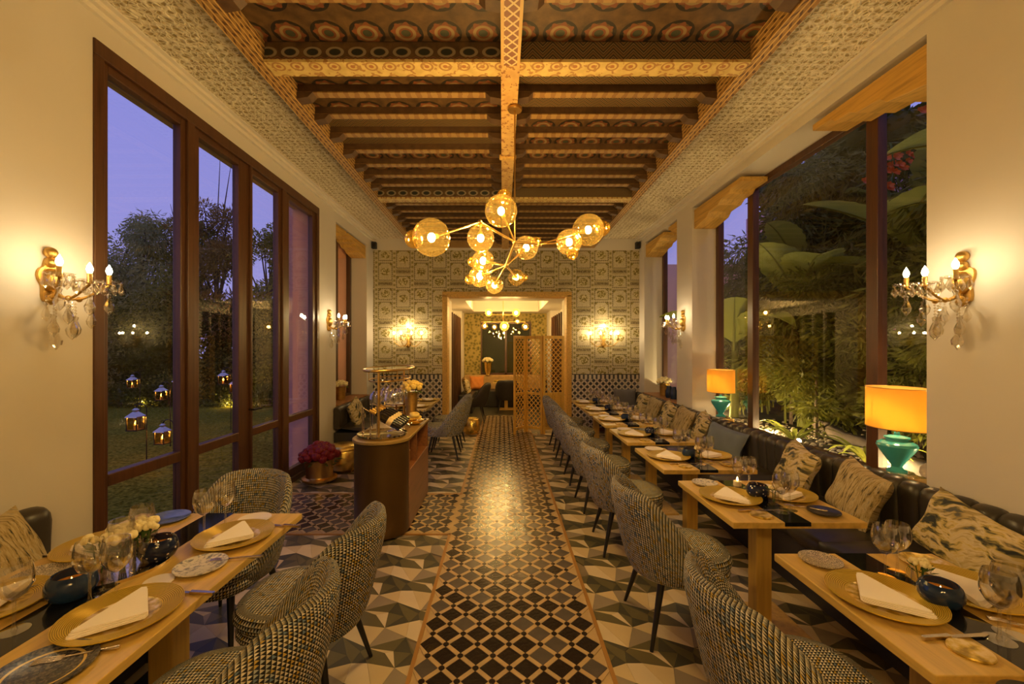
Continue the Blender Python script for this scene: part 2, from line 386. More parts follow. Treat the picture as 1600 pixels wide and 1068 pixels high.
def thing(name, label, cat, loc=(0, 0, 0), rz=0, group=None):
    o = bpy.data.objects.new(name, None); COL.objects.link(o); o.location = loc; o.rotation_euler = (0, 0, rz); o.empty_display_size = .05
    return tag(o, label, cat, group)
def struct(o, kind='structure'): o['kind'] = kind; return o
def sempty(name, loc=(0, 0, 0)):
    o = bpy.data.objects.new(name, None); COL.objects.link(o); o.location = loc; return struct(o)
KIDS = {}
def kids(o): return [c for c in COL.objects if c.parent == o]
def copy_tree(o, loc=None, rz=None, label=None, group=None, parent=None, scale=None):
    c = o.copy(); COL.objects.link(c); c.parent = parent
    if o.name not in KIDS: KIDS[o.name] = kids(o)
    for ch in KIDS[o.name]: copy_tree(ch, parent=c)
    if loc is not None: c.location = loc
    if rz is not None: c.rotation_euler = (0, 0, rz)
    if scale is not None: c.scale = (scale,)*3
    if label: c['label'] = label
    if group: c['group'] = group
    return c
def part(name, me, parent, loc=(0, 0, 0), rot=(0, 0, 0), sc=None):
    o = bpy.data.objects.new(name, me); COL.objects.link(o); o.parent = parent; o.location = loc; o.rotation_euler = rot
    if sc: o.scale = sc
    return o
def light(parent, loc, power, color=WARM, size=.02, name='lamp_light'):
    l = bpy.data.lights.new(name, 'POINT'); l.energy = power; l.color = color; l.shadow_soft_size = size
    o = bpy.data.objects.new(name, l); COL.objects.link(o); o.parent = parent; o.location = loc; return o
def TP(px, py, z=.752):                      # a point of the horizontal plane z that lies under a spot of the view
    Y = F*(CH-z)/(py-CY); return ((px-CX)*Y/F, Y, z)
def PX(px, Y): return (px-CX)*Y/F
def ZY(py, Y): return CH-(py-CY)*Y/F

# ================================================================== STRUCTURE
XL, XR, YF, YB, ZC = -2.57, 2.72, 8.40, -2.6, 3.83      # walls, far wall, wall behind the camera, plaster ceiling
# ---- walls
b = B()
b.box(-2.92, XL, YB, 2.65, 0, 4.0).box(-2.92, XL, 2.65, 5.91, 3.60, 4.0).box(-2.92, XL, 5.91, 6.52, 0, 4.0)
b.box(-2.92, XL, 6.52, 8.0, 0, .72).box(-2.92, XL, 6.52, 8.0, 3.60, 4.0).box(-2.92, XL, 8.0, YF, 0, 4.0)
wl = struct(b.build('wall_left', 'plaster'))
B().box(-2.93, -2.665, 5.895, 5.911, -.1, 3.6).build('outer_reveal', 'terracotta_render', wl)
b = B()
b.box(XR, 3.12, YB, 2.708, 0, 4.0).box(XR, 3.12, 2.708, 6.055, 0, .58).box(XR, 3.12, 2.708, 6.055, 3.66, 4.0).box(XR, 3.12, 6.055, 6.585, 0, 4.0)
b.box(XR, 3.12, 6.585, 8.09, 0, .75).box(XR, 3.12, 6.585, 8.09, 3.66, 4.0).box(XR, 3.12, 8.09, YF, 0, 4.0)
wr = struct(b.build('wall_right', 'plaster'))
b = B(); b.box(-2.92, -1.12, YF, 8.66, 0, 4.0).box(1.30, 3.12, YF, 8.66, 0, 4.0).box(-1.12, 1.30, YF, 8.66, 2.69, 4.0)
wf = struct(b.build('wall_far', 'plaster'))
b = B(); b.box(XL, -1.12, YF-.006, YF, 1.115, 3.585).box(1.30, XR, YF-.006, YF, 1.115, 3.585).box(-1.12, 1.30, YF-.006, YF, 2.69, 3.585)
b.build('wallpaper', 'framed_wallpaper', wf)
b = B(); b.box(XL, -1.12, YF-.012, YF, .06, 1.03).box(1.30, XR, YF-.012, YF, .06, 1.03); b.build('tile_dado', 'zellige_dado', wf)
b = B(); b.box(XL, -1.12, YF-.016, YF, 1.03, 1.115).box(1.30, XR, YF-.016, YF, 1.03, 1.115); b.build('dado_border', 'dado_border', wf)
b = B(); b.box(XL, -1.2, YF-.03, YF, 1.115, 1.128).box(1.38, XR, YF-.03, YF, 1.115, 1.128); b.build('dado_rail', 'dark_iron', wf)
b = B(); b.box(XL, -1.12, YF-.02, YF, 0, .06).box(1.30, XR, YF-.02, YF, 0, .06); struct(b.build('baseboard_far', 'walnut'))
struct(B().box(-2.92, 3.12, YB-.2, YB, 0, 4.0).build('wall_behind', 'plaster'))
# ---- doorway casing
t = sempty('door_1', (0.09, YF, 0))
for x0, x1 in ((-1.19, -1.09), (1.27, 1.37)): B().box(x0, x1, YF-.05, YF+.27, 0, 2.69).build('jamb', 'corbel_wood', t, bev=.006, W=True)
B().box(-1.19, 1.37, YF-.05, YF+.27, 2.66, 2.76).build('lintel', 'corbel_wood', t, bev=.006, W=True)
# ---- plaster ceiling, cornices
ce = sempty('ceiling', (0, 2.9, ZC))
B().box(-2.92, 3.12, YB, 8.66, ZC, 4.02).build('ceiling_slab', 'plaster_white', ce, W=True)
b = B(); b.box(XL+.10, -1.74, YB, YF, ZC-.012, ZC); b.build('carved_band', 'carved_plaster', ce, W=True)
b = B(); b.box(1.83, XR-.10, YB, YF, ZC-.012, ZC); b.build('carved_band', 'carved_plaster', ce, W=True)
def cornice(x, s):
    b = B()
    for w, h0, h1 in ((.10, .0, .022), (.065, .022, .05), (.03, .05, .085)):
        b.box(min(x, x+s*w), max(x, x+s*w), YB, YF, ZC-h1, ZC-h0)
    return b
cornice(XL, 1).build('cornice', 'plaster_white', ce, W=True); cornice(XR, -1).build('cornice', 'plaster_white', ce, W=True)
# ---- painted timber ceiling
IL, IR, BC = -1.65, 1.72, .055            # inner edges of the timber frame, centre beam
ZB = 3.63
tc = sempty('ceiling_timber', (BC, 2.9, ZB))
for x0, x1 in ((IL-.10, IL), (IR, IR+.10)):
    B().box(x0, x1, YB, YF-.01, ZB, ZC-.012).build('edge_beam', 'painted_scroll', tc, W=True)
    xm = x0-.025 if x0 < 0 else x1+.0
    B().box(xm, xm+.025, YB, YF-.01, ZB+.05, ZC-.012).build('edge_moulding', 'corbel_wood', tc, W=True)
B().box(IL, IR, YF-.12, YF-.01, ZB, ZC-.012).build('end_beam', 'painted_scroll', tc, W=True)
B().box(BC-.065, BC+.065, YB, YF-.12, ZB-.045, ZB+.13).build('centre_beam', 'painted_lozenge', tc, W=True)
B().box(BC-.085, BC+.085, 4.28, 4.34, ZB-.06, ZB-.02).build('beam_collar', 'corbel_wood', tc, bev=.01, W=True)
BEAMS = [(.30, .42), (2.93, 3.06), (5.60, 5.73)]
JO = [(-2.0+.36*i) for i in range(6)]+[.75+.345*i for i in range(6)]+[3.43, 3.75, 4.08, 4.42, 4.76, 5.06, 5.34]+[6.05, 6.37, 6.68, 6.98, 7.28, 7.58, 7.88, 8.12]
halves = ((IL, BC-.065), (BC+.065, IR))
for y0, y1 in BEAMS:
    for h, (x0, x1) in enumerate(halves):
        o = B().box(x0, x1, y0, y1, ZB+.006, 3.78).build('cross_beam', 'painted_ovals' if h == 0 else 'painted_chevron', tc, W=False)
        o.location = -Vector(tc.location)
        B().box(x0, x1, y0-.012, y1+.012, ZB-.008, ZB+.012).build('beam_soffit', 'painted_leafband', tc, W=True)
for y in JO:
    for x0, x1 in halves:
        B().box(x0, x1, y-.03, y+.03, 3.705, 3.775).build('joist', 'brown_joist', tc, W=True)
        B().box(x0, x1, y-.035, y+.035, 3.698, 3.708).build('joist_face', 'joist_light', tc, W=True)
        for xe, s in ((x0, 1), (x1, -1)):
            xa, xb = sorted((xe, xe+s*.13)); k = [(xe, 3.70), (xe+s*.13, 3.70), (xe+s*.09, 3.66), (xe, 3.645)]
            B().prism(k, y-.045, y+.045, 1).build('bracket', 'brown_joist', tc, W=True)
ys = sorted([b0 for b0, _ in BEAMS]+JO+[YB, YF-.1])
for i in range(len(ys)-1):
    for h, (x0, x1) in enumerate(halves):
        o = B().box(x0, x1, ys[i], ys[i+1]-.004, 3.77, 3.79).build('ceiling_board', ('painted_rounds', 'painted_chevron')[(i*3+h) % 5 in (1, 3)], tc)
        o.location = -Vector(tc.location)
# ---- floor
fl = sempty('floor', (0, 3, 0))
B().box(-2.92, 3.12, YB, 8.66, -.12, -.008).build('floor_slab', 'grout', fl, W=True)
# printed cement tiles with folded-paper facets: skewed repeat (.36, 0), (-.13, .33)
S_ = -.36
pts = {'A': (0, 0), 'Bm': (.46, -.26), 'C': (1, 0), 'E': (.20, .40), 'F_': (.62, .30), 'G_': (1-.03, .40), 'D': (-.03, .40),
       'H': (S_, 1), 'T': (.46+S_, .74), 'J': (1+S_, 1), 'L': (.40, .62), 'Rr': (.52, .66), 'Q': (.80, .62), 'V': (.02, .66)}
facets = [(('A', 'Bm', 'E', 'D'), 1), (('Bm', 'F_', 'E'), 0), (('Bm', 'C', 'F_'), 2), (('C', 'G_', 'F_'), 0),
          (('D', 'E', 'V'), 4), (('D', 'V', 'H'), 3), (('V', 'T', 'H'), 4), (('E', 'F_', 'L', 'T', 'V'), 3),
          (('F_', 'Rr', 'L'), 1), (('L', 'Rr', 'T'), 0), (('F_', 'G_', 'Q'), 4), (('F_', 'Q', 'Rr'), 3), (('Q', 'J', 'Rr'), 4), (('G_', 'J', 'Q'), 3), (('Rr', 'J', 'T'), 3)]
# right neighbour edge runs C-G_-J, left edge A-D-H
def tile_mesh(seed):
    rd = random.Random(seed); tb = B(); q = dict(pts)
    if seed:
        for nm, am in (('E', .09), ('F_', .08), ('L', .05), ('Rr', .04), ('Q', .09), ('V', .09)): q[nm] = (q[nm][0]+rd.uniform(-am, am), q[nm][1]+rd.uniform(-am, am))
    sw = {1: (0, 1, 2, 3, 4), 2: (1, 0, 2, 4, 3), 3: (0, 2, 1, 3, 4)}.get(seed, (0, 1, 2, 3, 4))
    for names, mi in facets:
        tb.cur = sw[mi]; poly = [(q[w][0]*.36, q[w][1]*.33) for w in names]
        ar = sum(poly[i][0]*poly[(i+1) % len(poly)][1]-poly[(i+1) % len(poly)][0]*poly[i][1] for i in range(len(poly)))
        if ar < 0: poly = poly[::-1]
        mx_, my_ = sum(p[0] for p in poly)/len(poly), sum(p[1] for p in poly)/len(poly)
        tb.prism([(mx_+(p[0]-mx_)*.99, my_+(p[1]-my_)*.99) for p in poly], -.008, 0.0)
    tb.cur = 1
    return tb.mesh('cement_tile', ['cement_sand', 'cement_pale', 'cement_grey', 'cement_olive', 'cement_slate'])
tile_mes = [tile_mesh(k) for k in range(5)]; tr_ = random.Random(9)
cand = []
for j in range(-4, 27):
    for i in range(-12, 26):
        x, y = i*.36-j*.13, j*.33+.1
        cxm, cym = x+.12, y+.16
        if not (XL-.12 < cxm < XR+.12 and .3 < cym < YF+.1): continue
        if -.33 < cxm < .42 or cxm > 2.3: continue
        cand.append((cym, x, y))
cand.sort()
for k, (_, x, y) in enumerate(cand):
    part('cement_tile', tr_.choice(tile_mes), fl, (x, y-3, 0))
# tiled runner: lozenges, straps and small squares
RX0, RX1 = -.455, .545
PT = .1745
rn_ = random.Random(4)
lz = B(); hd = PT*.5-.021
lz.prism([(-hd, 0), (0, -hd), (hd, 0), (0, hd)], -.006, .0055)
loz = [lz.mesh('lozenge_tile', 'tile_black'), lz.mesh('lozenge_tile', 'tile_grey')]
run = []
straps, dots, rest = B(), B(), B()
def lattice(x0, x1, y0, y1, ox, oy):
    nx, ny = int((x1-x0)/PT)+2, int((y1-y0)/PT)+2
    for j in range(-1, 2*ny+1):
        for i in range(-1, nx+1):
            x, y = ox+(i+(.5 if j % 2 else 0))*PT, oy+j*PT/2
            if x0+.02 < x < x1-.02 and y0+.03 < y < y1-.03: run.append((y, x, max(-1, (x0-x)/hd), min(1, (x1-x)/hd)))
            # crossings lie half a pitch to the right of every lozenge centre
            xd = x+PT/2
            if x0+.012 < xd < x1-.012 and y0 < y < y1:
                dots.lathe([(.0165, -.004), (.0165, .0062)], (xd, y, 0), 8)
            for sx, sy in ((1, 1), (1, -1)):
                xa, ya = xd, y; xb, yb = xd+PT/2*sx, y+PT/2*sy
                if not (x0 <= (xa+xb)/2 <= x1 and y0 <= (ya+yb)/2 <= y1): continue
                dx, dy = (xb-xa), (yb-ya); L = math.hypot(dx, dy); dx, dy = dx/L, dy/L; w, e = .0125, .017
                p = [(xa+dx*e-dy*w, ya+dy*e+dx*w), (xa+dx*e+dy*w, ya+dy*e-dx*w), (xb-dx*e+dy*w, yb-dy*e-dx*w), (xb-dx*e-dy*w, yb-dy*e+dx*w)]
                p = [(min(max(q[0], x0), x1), q[1]) for q in p]
                straps.prism(p, -.004, .0060)
lattice(RX0, RX1, .6, 10.3, RX0+.055, .6)
lattice(XL, RX0-.02, 3.74, 4.75, XL+.04, 3.74)
run.sort()
for k, (y, x, a, c) in enumerate(run):
    dark = rn_.random() < .62
    if k < 300:
        o = part('lozenge_tile', loz[0 if dark else 1], fl, (x, y-3, 0))
        if a > -.99 or c < .99:
            q = B(); lo, hi = x+a*hd, x+c*hd
            poly = [(max(-hd, a*hd), -(hd-abs(max(-hd, a*hd)))), (0, -hd), (min(hd, c*hd), -(hd-min(hd, c*hd))), (min(hd, c*hd), hd-min(hd, c*hd)), (0, hd), (max(-hd, a*hd), hd-abs(max(-hd, a*hd)))]
            if c*hd > 0 > a*hd: q.prism(poly, -.006, .0055); o.data = q.mesh('lozenge_tile', 'tile_black' if dark else 'tile_grey')
    else:
        rest.cur = 0 if dark else 1; q = [(x-hd, y), (x, y-hd), (x+hd, y), (x, y+hd)]; q = [(min(max(p[0], x+a*hd), x+c*hd), p[1]) for p in q]
        rest.prism(q, -.006, .0055)
rest.cur = 1
for nm, bb, mt in (('far_lozenges', rest, ['tile_black', 'tile_grey']), ('runner_straps', straps, 'tile_cream'), ('runner_squares', dots, 'tile_black')):
    o = bb.build(nm, mt, fl, W=True); o['kind'] = 'stuff'
B().box(RX0, RX1, .6, 10.3, -.007, .002).box(XL, RX0, 3.74, 4.75, -.007, .002).build('runner_bed', 'tile_cream', fl, W=True)
for x in (RX0-.011, RX1+.011):
    if x < 0:
        B().box(x-.011, x+.011, .6, 3.74, -.006, .008).build('edge_strip', 'edge_strip', fl, W=True)
        B().box(x-.011, x+.011, 4.75, YF, -.006, .008).build('edge_strip', 'edge_strip', fl, W=True)
    else: B().box(x-.011, x+.011, .6, YF, -.006, .008).build('edge_strip', 'edge_strip', fl, W=True)
for y in (3.73, 4.76): B().box(XL, RX0, y-.011, y+.011, -.006, .008).build('edge_strip', 'edge_strip', fl, W=True)

# ---- left glazed doors
fx0, fx1 = -2.66, XL+.012
t = sempty('window_1', (-2.6, 4.28, 0))
def bar(n, y0, y1, z0, z1, x0=fx0, x1=fx1, par=t, m='frame_wood'): return B().box(x0, x1, y0, y1, z0, z1).build(n, m, par, bev=.006, W=True)
bar('head_rail', 2.65, 5.91, 3.50, 3.60); bar('threshold', 2.65, 5.91, 0, .07)
for y0, y1 in ((2.65, 2.72), (3.44, 3.52), (4.30, 4.33), (4.93, 5.01), (5.84, 5.91)): bar('mullion', y0, y1, .07, 3.50)
SASH = [(2.72, 3.44), (3.52, 4.30), (4.33, 4.93), (5.01, 5.84)]
PANES = [(2.765, 3.39), (3.595, 4.137), (4.36, 4.87), (5.11, 5.75)]
for (s0, s1), (p0, p1) in zip(SASH, PANES):
    xa, xb = fx0+.012, fx1-.022
    bar('sash_stile', s0, p0, .07, 3.50, xa, xb); bar('sash_stile', p1, s1, .07, 3.50, xa, xb)
    bar('sash_rail', p0, p1, 3.44, 3.50, xa, xb); bar('sash_rail', p0, p1, .74, .82, xa, xb); bar('sash_rail', p0, p1, .07, .17, xa, xb)
    B().box(-2.626, -2.620, p0, p1, .82, 3.44).build('pane', 'window_glass', t, W=True)
    B().box(-2.626, -2.620, p0, p1, .17, .74).build('pane', 'window_glass', t, W=True)
b = B(); b.tube([(-2.585, 4.30, 1.02), (-2.53, 4.30, 1.02), (-2.525, 4.42, 1.02)], .01); b.build('door_handle', 'dark_iron', t, W=True)
# outer lintel and pier seen through the glass
struct(B().box(-2.925, -2.60, 2.60, 5.95, 3.585, 3.598).build('trim_lintel_soffit', 'corbel_wood'))
struct(B().box(-3.18, -2.93, 6.05, 8.9, -.1, 5.5).build('wall_pier_outside', 'terracotta_render'))
# ---- recessed windows
def niche_window(name, x, y0, y1, z0, z1, posts, w=.07):
    t = sempty(name, (x, (y0+y1)/2, z0))
    bb = lambda n, *a, m='frame_wood': B().box(*a).build(n, m, t, bev=.005, W=True)
    bb('head_rail', x-.04, x+.04, y0, y1, z1-.07, z1); bb('bottom_rail', x-.04, x+.04, y0, y1, z0, z0+.06)
    es = [y0]+posts+[y1]
    for i, p in enumerate(es):
        q0, q1 = (p, p+w) if i == 0 else ((p-w, p) if i == len(es)-1 else (p-w*.8, p+w*.8)); bb('mullion', x-.04, x+.04, q0, q1, z0+.06, z1-.07)
    for i in range(len(es)-1): bb('pane', x-.003, x+.003, es[i]+w*.8, es[i+1]-w*.8, z0+.06, z1-.07, m='window_glass')
    return t
niche_window('window_2', 3.10, 2.708, 6.055, .60, 3.66, [3.50, 5.22])
niche_window('window_3', 3.10, 6.585, 8.09, .78, 3.66, [7.35])
niche_window('window_4', -2.90, 6.52, 8.0, .75, 3.60, [7.3])
def sill(name, x0, x1, y0, y1, z): return struct(B().box(x0, x1, y0, y1, z-.04, z).build(name, 'sill_wood', bev=.004))
sill('trim_sill_1', XR-.0, 3.06, 2.71, 6.053, .62); sill('trim_sill_2', XR-.04, 3.06, 6.59, 8.085, .80); sill('trim_sill_3', -2.86, XL+.04, 6.525, 7.995, .77)
# stepped timber corbels below the soffits
def corbel(name, x0, x1, ywall, s, zt, L=1.03, T=.27):
    pr = [(0, 0), (L, 0), (L, -.055), (L*.80, -.06), (L*.76, -.10), (L*.62, -.105), (L*.55, -.15), (L*.36, -.16), (L*.30, -T*.8), (0, -T)]
    struct(B().prism([(ywall+s*a, zt+c) for a, c in pr], x0, x1, 0).build(name, 'corbel_wood', bev=.006))
corbel('trim_corbel_1', 2.745, 3.05, 2.71, 1, 3.62); corbel('trim_corbel_2', 2.745, 3.05, 6.052, -1, 3.62, 1.2)
corbel('trim_corbel_3', 2.745, 3.05, 8.088, -1, 3.62, .9, .24); corbel('trim_corbel_4', 2.745, 3.05, 6.588, 1, 3.64, .4, .12)
corbel('trim_corbel_5', -2.87, -2.59, 7.998, -1, 3.58, .9, .24); corbel('trim_corbel_6', -2.87, -2.59, 6.523, 1, 3.58, .5, .15)

# ================================================================== ROOM BEYOND THE DOORWAY
YE = 12.4
struct(B().box(-1.7, 1.9, 8.66, YE+.1, -.12, -.002).build('floor_2', 'cement_slate'))
b = B(); b.box(-1.75, -1.12, 8.66, 9.3, 0, 2.75).box(-1.75, -1.12, 11.6, YE, 0, 2.75).box(-1.75, -1.35, 9.3, 11.6, 0, 2.75); struct(b.build('wall_left_2', 'plaster'))
b = B(); b.box(1.30, 1.9, 8.66, 9.2, 0, 2.75).box(1.30, 1.9, 11.4, YE, 0, 2.75).box(1.55, 1.9, 9.2, 11.4, 0, 2.75); struct(b.build('wall_right_2', 'plaster'))
b = B(); b.box(-1.75, -.64, YE, YE+.2, 0, 3.2).box(.85, 1.9, YE, YE+.2, 0, 3.2).box(-.64, .85, YE, YE+.2, 2.42, 3.2).box(-.64, .85, YE, YE+.2, 0, .85); struct(b.build('wall_far_2', 'leaf_wallpaper'))
b = B(); b.box(-1.75, -.8, 8.66, YE, 2.66, 2.99).box(1.0, 1.9, 8.66, YE, 2.66, 2.99).box(-.8, 1.0, 8.66, 9.1, 2.66, 2.99).box(-.8, 1.0, 11.8, YE, 2.66, 2.99).box(-1.75, 1.9, 8.66, YE, 2.98, 3.05)
struct(b.build('ceiling_2', 'plaster_white'))
t = sempty('window_5', (.1, YE+.05, .85))
for a in ((-.64, -.60, .85, 2.42), (.07, .13, .85, 2.42), (.81, .85, .85, 2.42), (-.60, .81, 2.36, 2.42), (-.60, .81, .85, .91)):
    B().box(a[0], a[1], YE+.02, YE+.08, a[2], a[3]).build('frame', 'frame_wood', t, W=True)
for x0, x1 in ((-.60, .07), (.13, .81)): B().box(x0, x1, YE+.045, YE+.051, .91, 2.36).build('pane', 'window_glass', t, W=True)
struct(B().box(-4, 4, 14.2, 14.3, -.1, 6.0).build('wall_sky_block', 'hedge_green'))  # added dark screen, keeps the sky out of the far window and floor reflections
for nm, x, y0, y1, lab in (('folding_door', -1.20, 9.36, 11.5, 'left'), ('folding_door', 1.38, 9.25, 11.3, 'right')):
    t = thing(nm, 'dark slatted folding door stacked along the %s side of the doorway' % lab, 'door', (x, (y0+y1)/2, 0), group='folding doors')
    for k in range(6):
        y = y0+(y1-y0)*(k+.5)/6; B().box(x-.09, x+.09, y-.03, y+.03, .01, 2.45).build('leaf', 'frame_wood', t, bev=.004, W=True)

# ================================================================== FURNITURE
def lerp(a, b, t): return a+(b-a)*t
# ---- tub chair, faces local +X
def make_chair(label, fab='houndstooth', group='tub chairs'):
    t = thing('tub_chair', label, 'chair', group=group)
    TH = R(122)
    def top(a):
        w = min(1., max(0., (TH-abs(a))/(TH-R(38)))); w = w*w*(3-2*w); return .45+.405*w-.02*(min(abs(a), R(60))/R(60))**2
    def shell(u, v):
        a = lerp(-TH, TH, u); zt, zb = top(a), .345; th = .055
        if v < .42: k, rad = v/.42, 0                    # outside, bottom to top
        elif v < .58: k, rad = 1, (v-.42)/.16             # rim
        else: k, rad = 1-(v-.58)/.42, 1
        z = lerp(zb, zt-.028, k)
        q = max(0, (z-.345)/.5); r = .238+.105*min(1, q)**.6-.02*max(0, q-.8)
        rim = .028*sin(PI*rad) if 0 < rad < 1 else 0
        r = r-th*rad+(.008 if rad in (0, 1) and k < .95 else 0)*(1-rad)
        return (-cos(a)*r-.03*q*q*max(0, cos(a)), sin(a)*r, z+rim)
    def uvf(u, v): return (lerp(-TH, TH, u)*.31+3, (v if v < .5 else 1.1-v)*1.1)
    b = B(); b.grid(shell, 40, 20, uv=uvf); nv = 21
    b._f(*range(nv)); b._f(*[40*nv+i for i in range(nv-1, -1, -1)])
    b.build('backrest', fab, t, smooth=70)
    def pad(r, z0, z1, e, x0):
        b = B()
        def fn(u, v):
            a = 2*PI*u; ex = 2.6
            c, s_ = cos(a), sin(a); rr = 1/((abs(c)**ex+abs(s_)**ex)**(1/ex))
            if v < .5: k = v/.5; rad = 1-.03*(1-sin(k*PI)); z = lerp(z0, z1, k); rad = 1-e*(1-sin(PI*k))
            else: k = (v-.5)/.5; rad = (1-e)*(1-k); z = z1+.006*(1-(1-k)**2)
            return (x0+c*rr*r*1.04*rad, s_*rr*r*rad, z)
        b.grid(fn, 32, 16, cu=True, uv=lambda u, v: ((cos(2*PI*u)*min(1, 2-2*v)*r+2, sin(2*PI*u)*min(1, 2-2*v)*r+2) if v > .5 else (u*1.5+5, v*.12+5)))
        return b
    pad(.245, .335, .405, .06, .045).build('seat_base', fab, t, smooth=70)
    pad(.250, .400, .480, .07, .050).build('seat', fab, t, smooth=70)
    B().box(-.12, .16, -.13, .13, .325, .345).build('under_frame', 'black_leg', t)
    for sx in (-1, 1):
        for sy in (-1, 1):
            B().tube([(.02+sx*.15, sy*.16, .35), (.02+sx*.235, sy*.232, 0)], [.021, .010], 10).build('leg', 'black_leg', t, smooth=50)
    return t
ORD = ['corner', 'first', 'second', 'third', 'fourth', 'fifth', 'sixth', 'seventh']
TY = [.795, 1.505, 2.52, 3.455, 4.36, 5.25, 6.10, 6.92]     # centres of the right-hand tables
TXC, TH_ = 1.535, .346
ch0 = make_chair('woven houndstooth tub chair at the first right-hand table, nearest the camera')
ch0.location = (1.03, 1.50, 0)
RCH = [(2, 2.53, .02), (3, 3.55, -.03), (4, 4.43, .02), (5, 5.28, 0), (6, 6.12, 0), (7, 6.95, .03)]
for k, y, rz in RCH: copy_tree(ch0, (1.02, y, 0), rz, 'woven houndstooth tub chair at the %s right-hand table beside the aisle' % ORD[k])
copy_tree(ch0, (-.93, 2.04, 0), PI-.05, 'houndstooth tub chair at left table, the one nearer the sideboard')
copy_tree(ch0, (-.93, 1.43, 0), PI+.03, 'houndstooth tub chair at left table, closest to the camera')
copy_tree(ch0, (-1.60, 2.46, 0), -PI/2-.12, 'houndstooth tub chair at the end of the left table by the windows')
copy_tree(ch0, (-.87, 6.45, 0), PI, 'tub chair behind the sideboard, nearer of the two at the far left tables')
copy_tree(ch0, (-.87, 7.17, 0), PI, 'tub chair behind the sideboard, farther of the two at the far left tables')
dc = make_chair('dark upholstered tub chair in the room beyond the doorway', 'dark_seat'); dc.location = (.12, 10.72, 0); dc.rotation_euler.z = PI/2
copy_tree(dc, (-.62, 9.6, 0), PI, 'grey tub chair just inside the doorway beside the gold stool')

# ---- tables
def make_table(name, label, loc, w, d, inlay, group, post=.09, base='oak_post'):
    t = thing(name, label, 'table', loc, group=group)
    B().box(-w/2, w/2, -d/2, d/2, .718, .75).build('table_top', 'oak', t, bev=.003)
    if inlay: B().box(inlay[0], inlay[1], -d/2-.0006, d/2+.0006, .730, .7507).build('glass_inlay', 'inlay_glass', t)
    for px_, py_ in ([(0, 0)] if d < 1 else [(0, -d*.27), (0, d*.27)]):
        B().box(px_-post/2, px_+post/2, py_-post/2, py_+post/2, .018, .718).build('post', 'oak_post', t, bev=.006)
        B().box(px_-w*.3, px_+w*.3, py_-.2, py_+.2, 0, .018).build('base_plate', base, t, bev=.003)
    return t
lab_t = lambda k: 'square oak table cut off at the bottom right corner' if k == 0 else 'square oak table with dark glass strip, %s on the right' % ORD[k]
tb0 = make_table('dining_table', lab_t(1), (TXC, TY[1], 0), .69, .69, (-.08, .055), 'tables along the banquette')
for k in range(8):
    if k != 1: copy_tree(tb0, (TXC+(0.012 if k == 0 else 0), TY[k]-(.006 if k == 0 else 0), 0), 0, lab_t(k))
make_table('dining_table', 'long oak table in the left foreground with dark glass strip', (-1.53, 1.52, 0), .88, 1.56, (-.07, .07), 'tables on the left', .11, 'black_leg')
copy_tree(tb0, (-1.46, 6.45, 0), 0, 'oak table by the far left banquette, nearer the sideboard', 'tables on the left')
copy_tree(tb0, (-1.46, 7.2, 0), 0, 'oak table by the far left banquette, against the tiled wall', 'tables on the left')

# ---- channel-tufted banquettes
def channel_mesh(w, H0, H1, T, seat=False):
    prof = [(0, H0), (.012, H0+.03), (.0, H1-.07), (.008, H1-.03), (.03, H1-.008), (T*.6, H1), (T-.01, H1-.01), (T, H1-.05), (T, H0)] if not seat else \
           [(.03, H0), (.0, H0+.03), (.0, H1-.05), (.012, H1-.02), (.045, H1), (T*.5, H1+.006), (T, H1)]
    b = B(); ny = 6; n = len(prof)
    for j in range(ny+1):
        e = abs(j/ny*2-1)**3*.020
        for (x, z) in prof:
            cxm, czm = T*.5, (H0+H1)/2
            b.v.append((x+(e if x < T*.5 else -e*.4), lerp(-w/2, w/2, j/ny), z-(e if z > czm+.05 else 0)))
    for j in range(ny):
        for i in range(n-1): b._f(j*n+i, (j+1)*n+i, (j+1)*n+i+1, j*n+i+1)
    b._f(*range(n)); b._f(*[ny*n+i for i in range(n-1, -1, -1)])
    return b.mesh('back_channel' if not seat else 'seat_channel', 'leather', 60)
def banquette(label, xw, s, y0, y1, H1=.79, cw=.138):
    """xw: wall, s: +1 when the seat opens to +X"""
    t = thing('banquette', label, 'banquette', (xw, (y0+y1)/2, 0), group='leather banquettes')
    n = max(1, round((y1-y0)/cw)); w = (y1-y0)/n; me = channel_mesh(w, .42, H1, .125); me2 = channel_mesh(w*2, .34, .45, .66, True)
    rz = 0 if s < 0 else PI
    for k in range(n): part('back_channel', me, t, (s*.125 if s > 0 else -.125, y0+(k+.5)*w-(y0+y1)/2, 0), (0, 0, rz))
    for k in range((n+1)//2): 
        yy = y0+(2*k+1)*w
        if yy+w > y1+.01: continue
        part('seat_channel', me2, t, (s*.76, yy-(y0+y1)/2, 0), (0, 0, rz))
    xa, xb = sorted((xw+s*.01, xw+s*.70)); B().box(xa, xb, y0+.01, y1-.01, 0, .36).build('plinth', 'dark_seat', t, W=True)
    return t
banquette('long black channel-tufted leather banquette along the right wall', XR-.003, -1, .15, 8.36)
banquette('black leather banquette end at the left edge of the picture', XL+.003, 1, .15, 2.31, .80, .17)
banquette('black leather banquette by the far left niche window', XL+.003, 1, 6.40, 8.36, .76, .33)

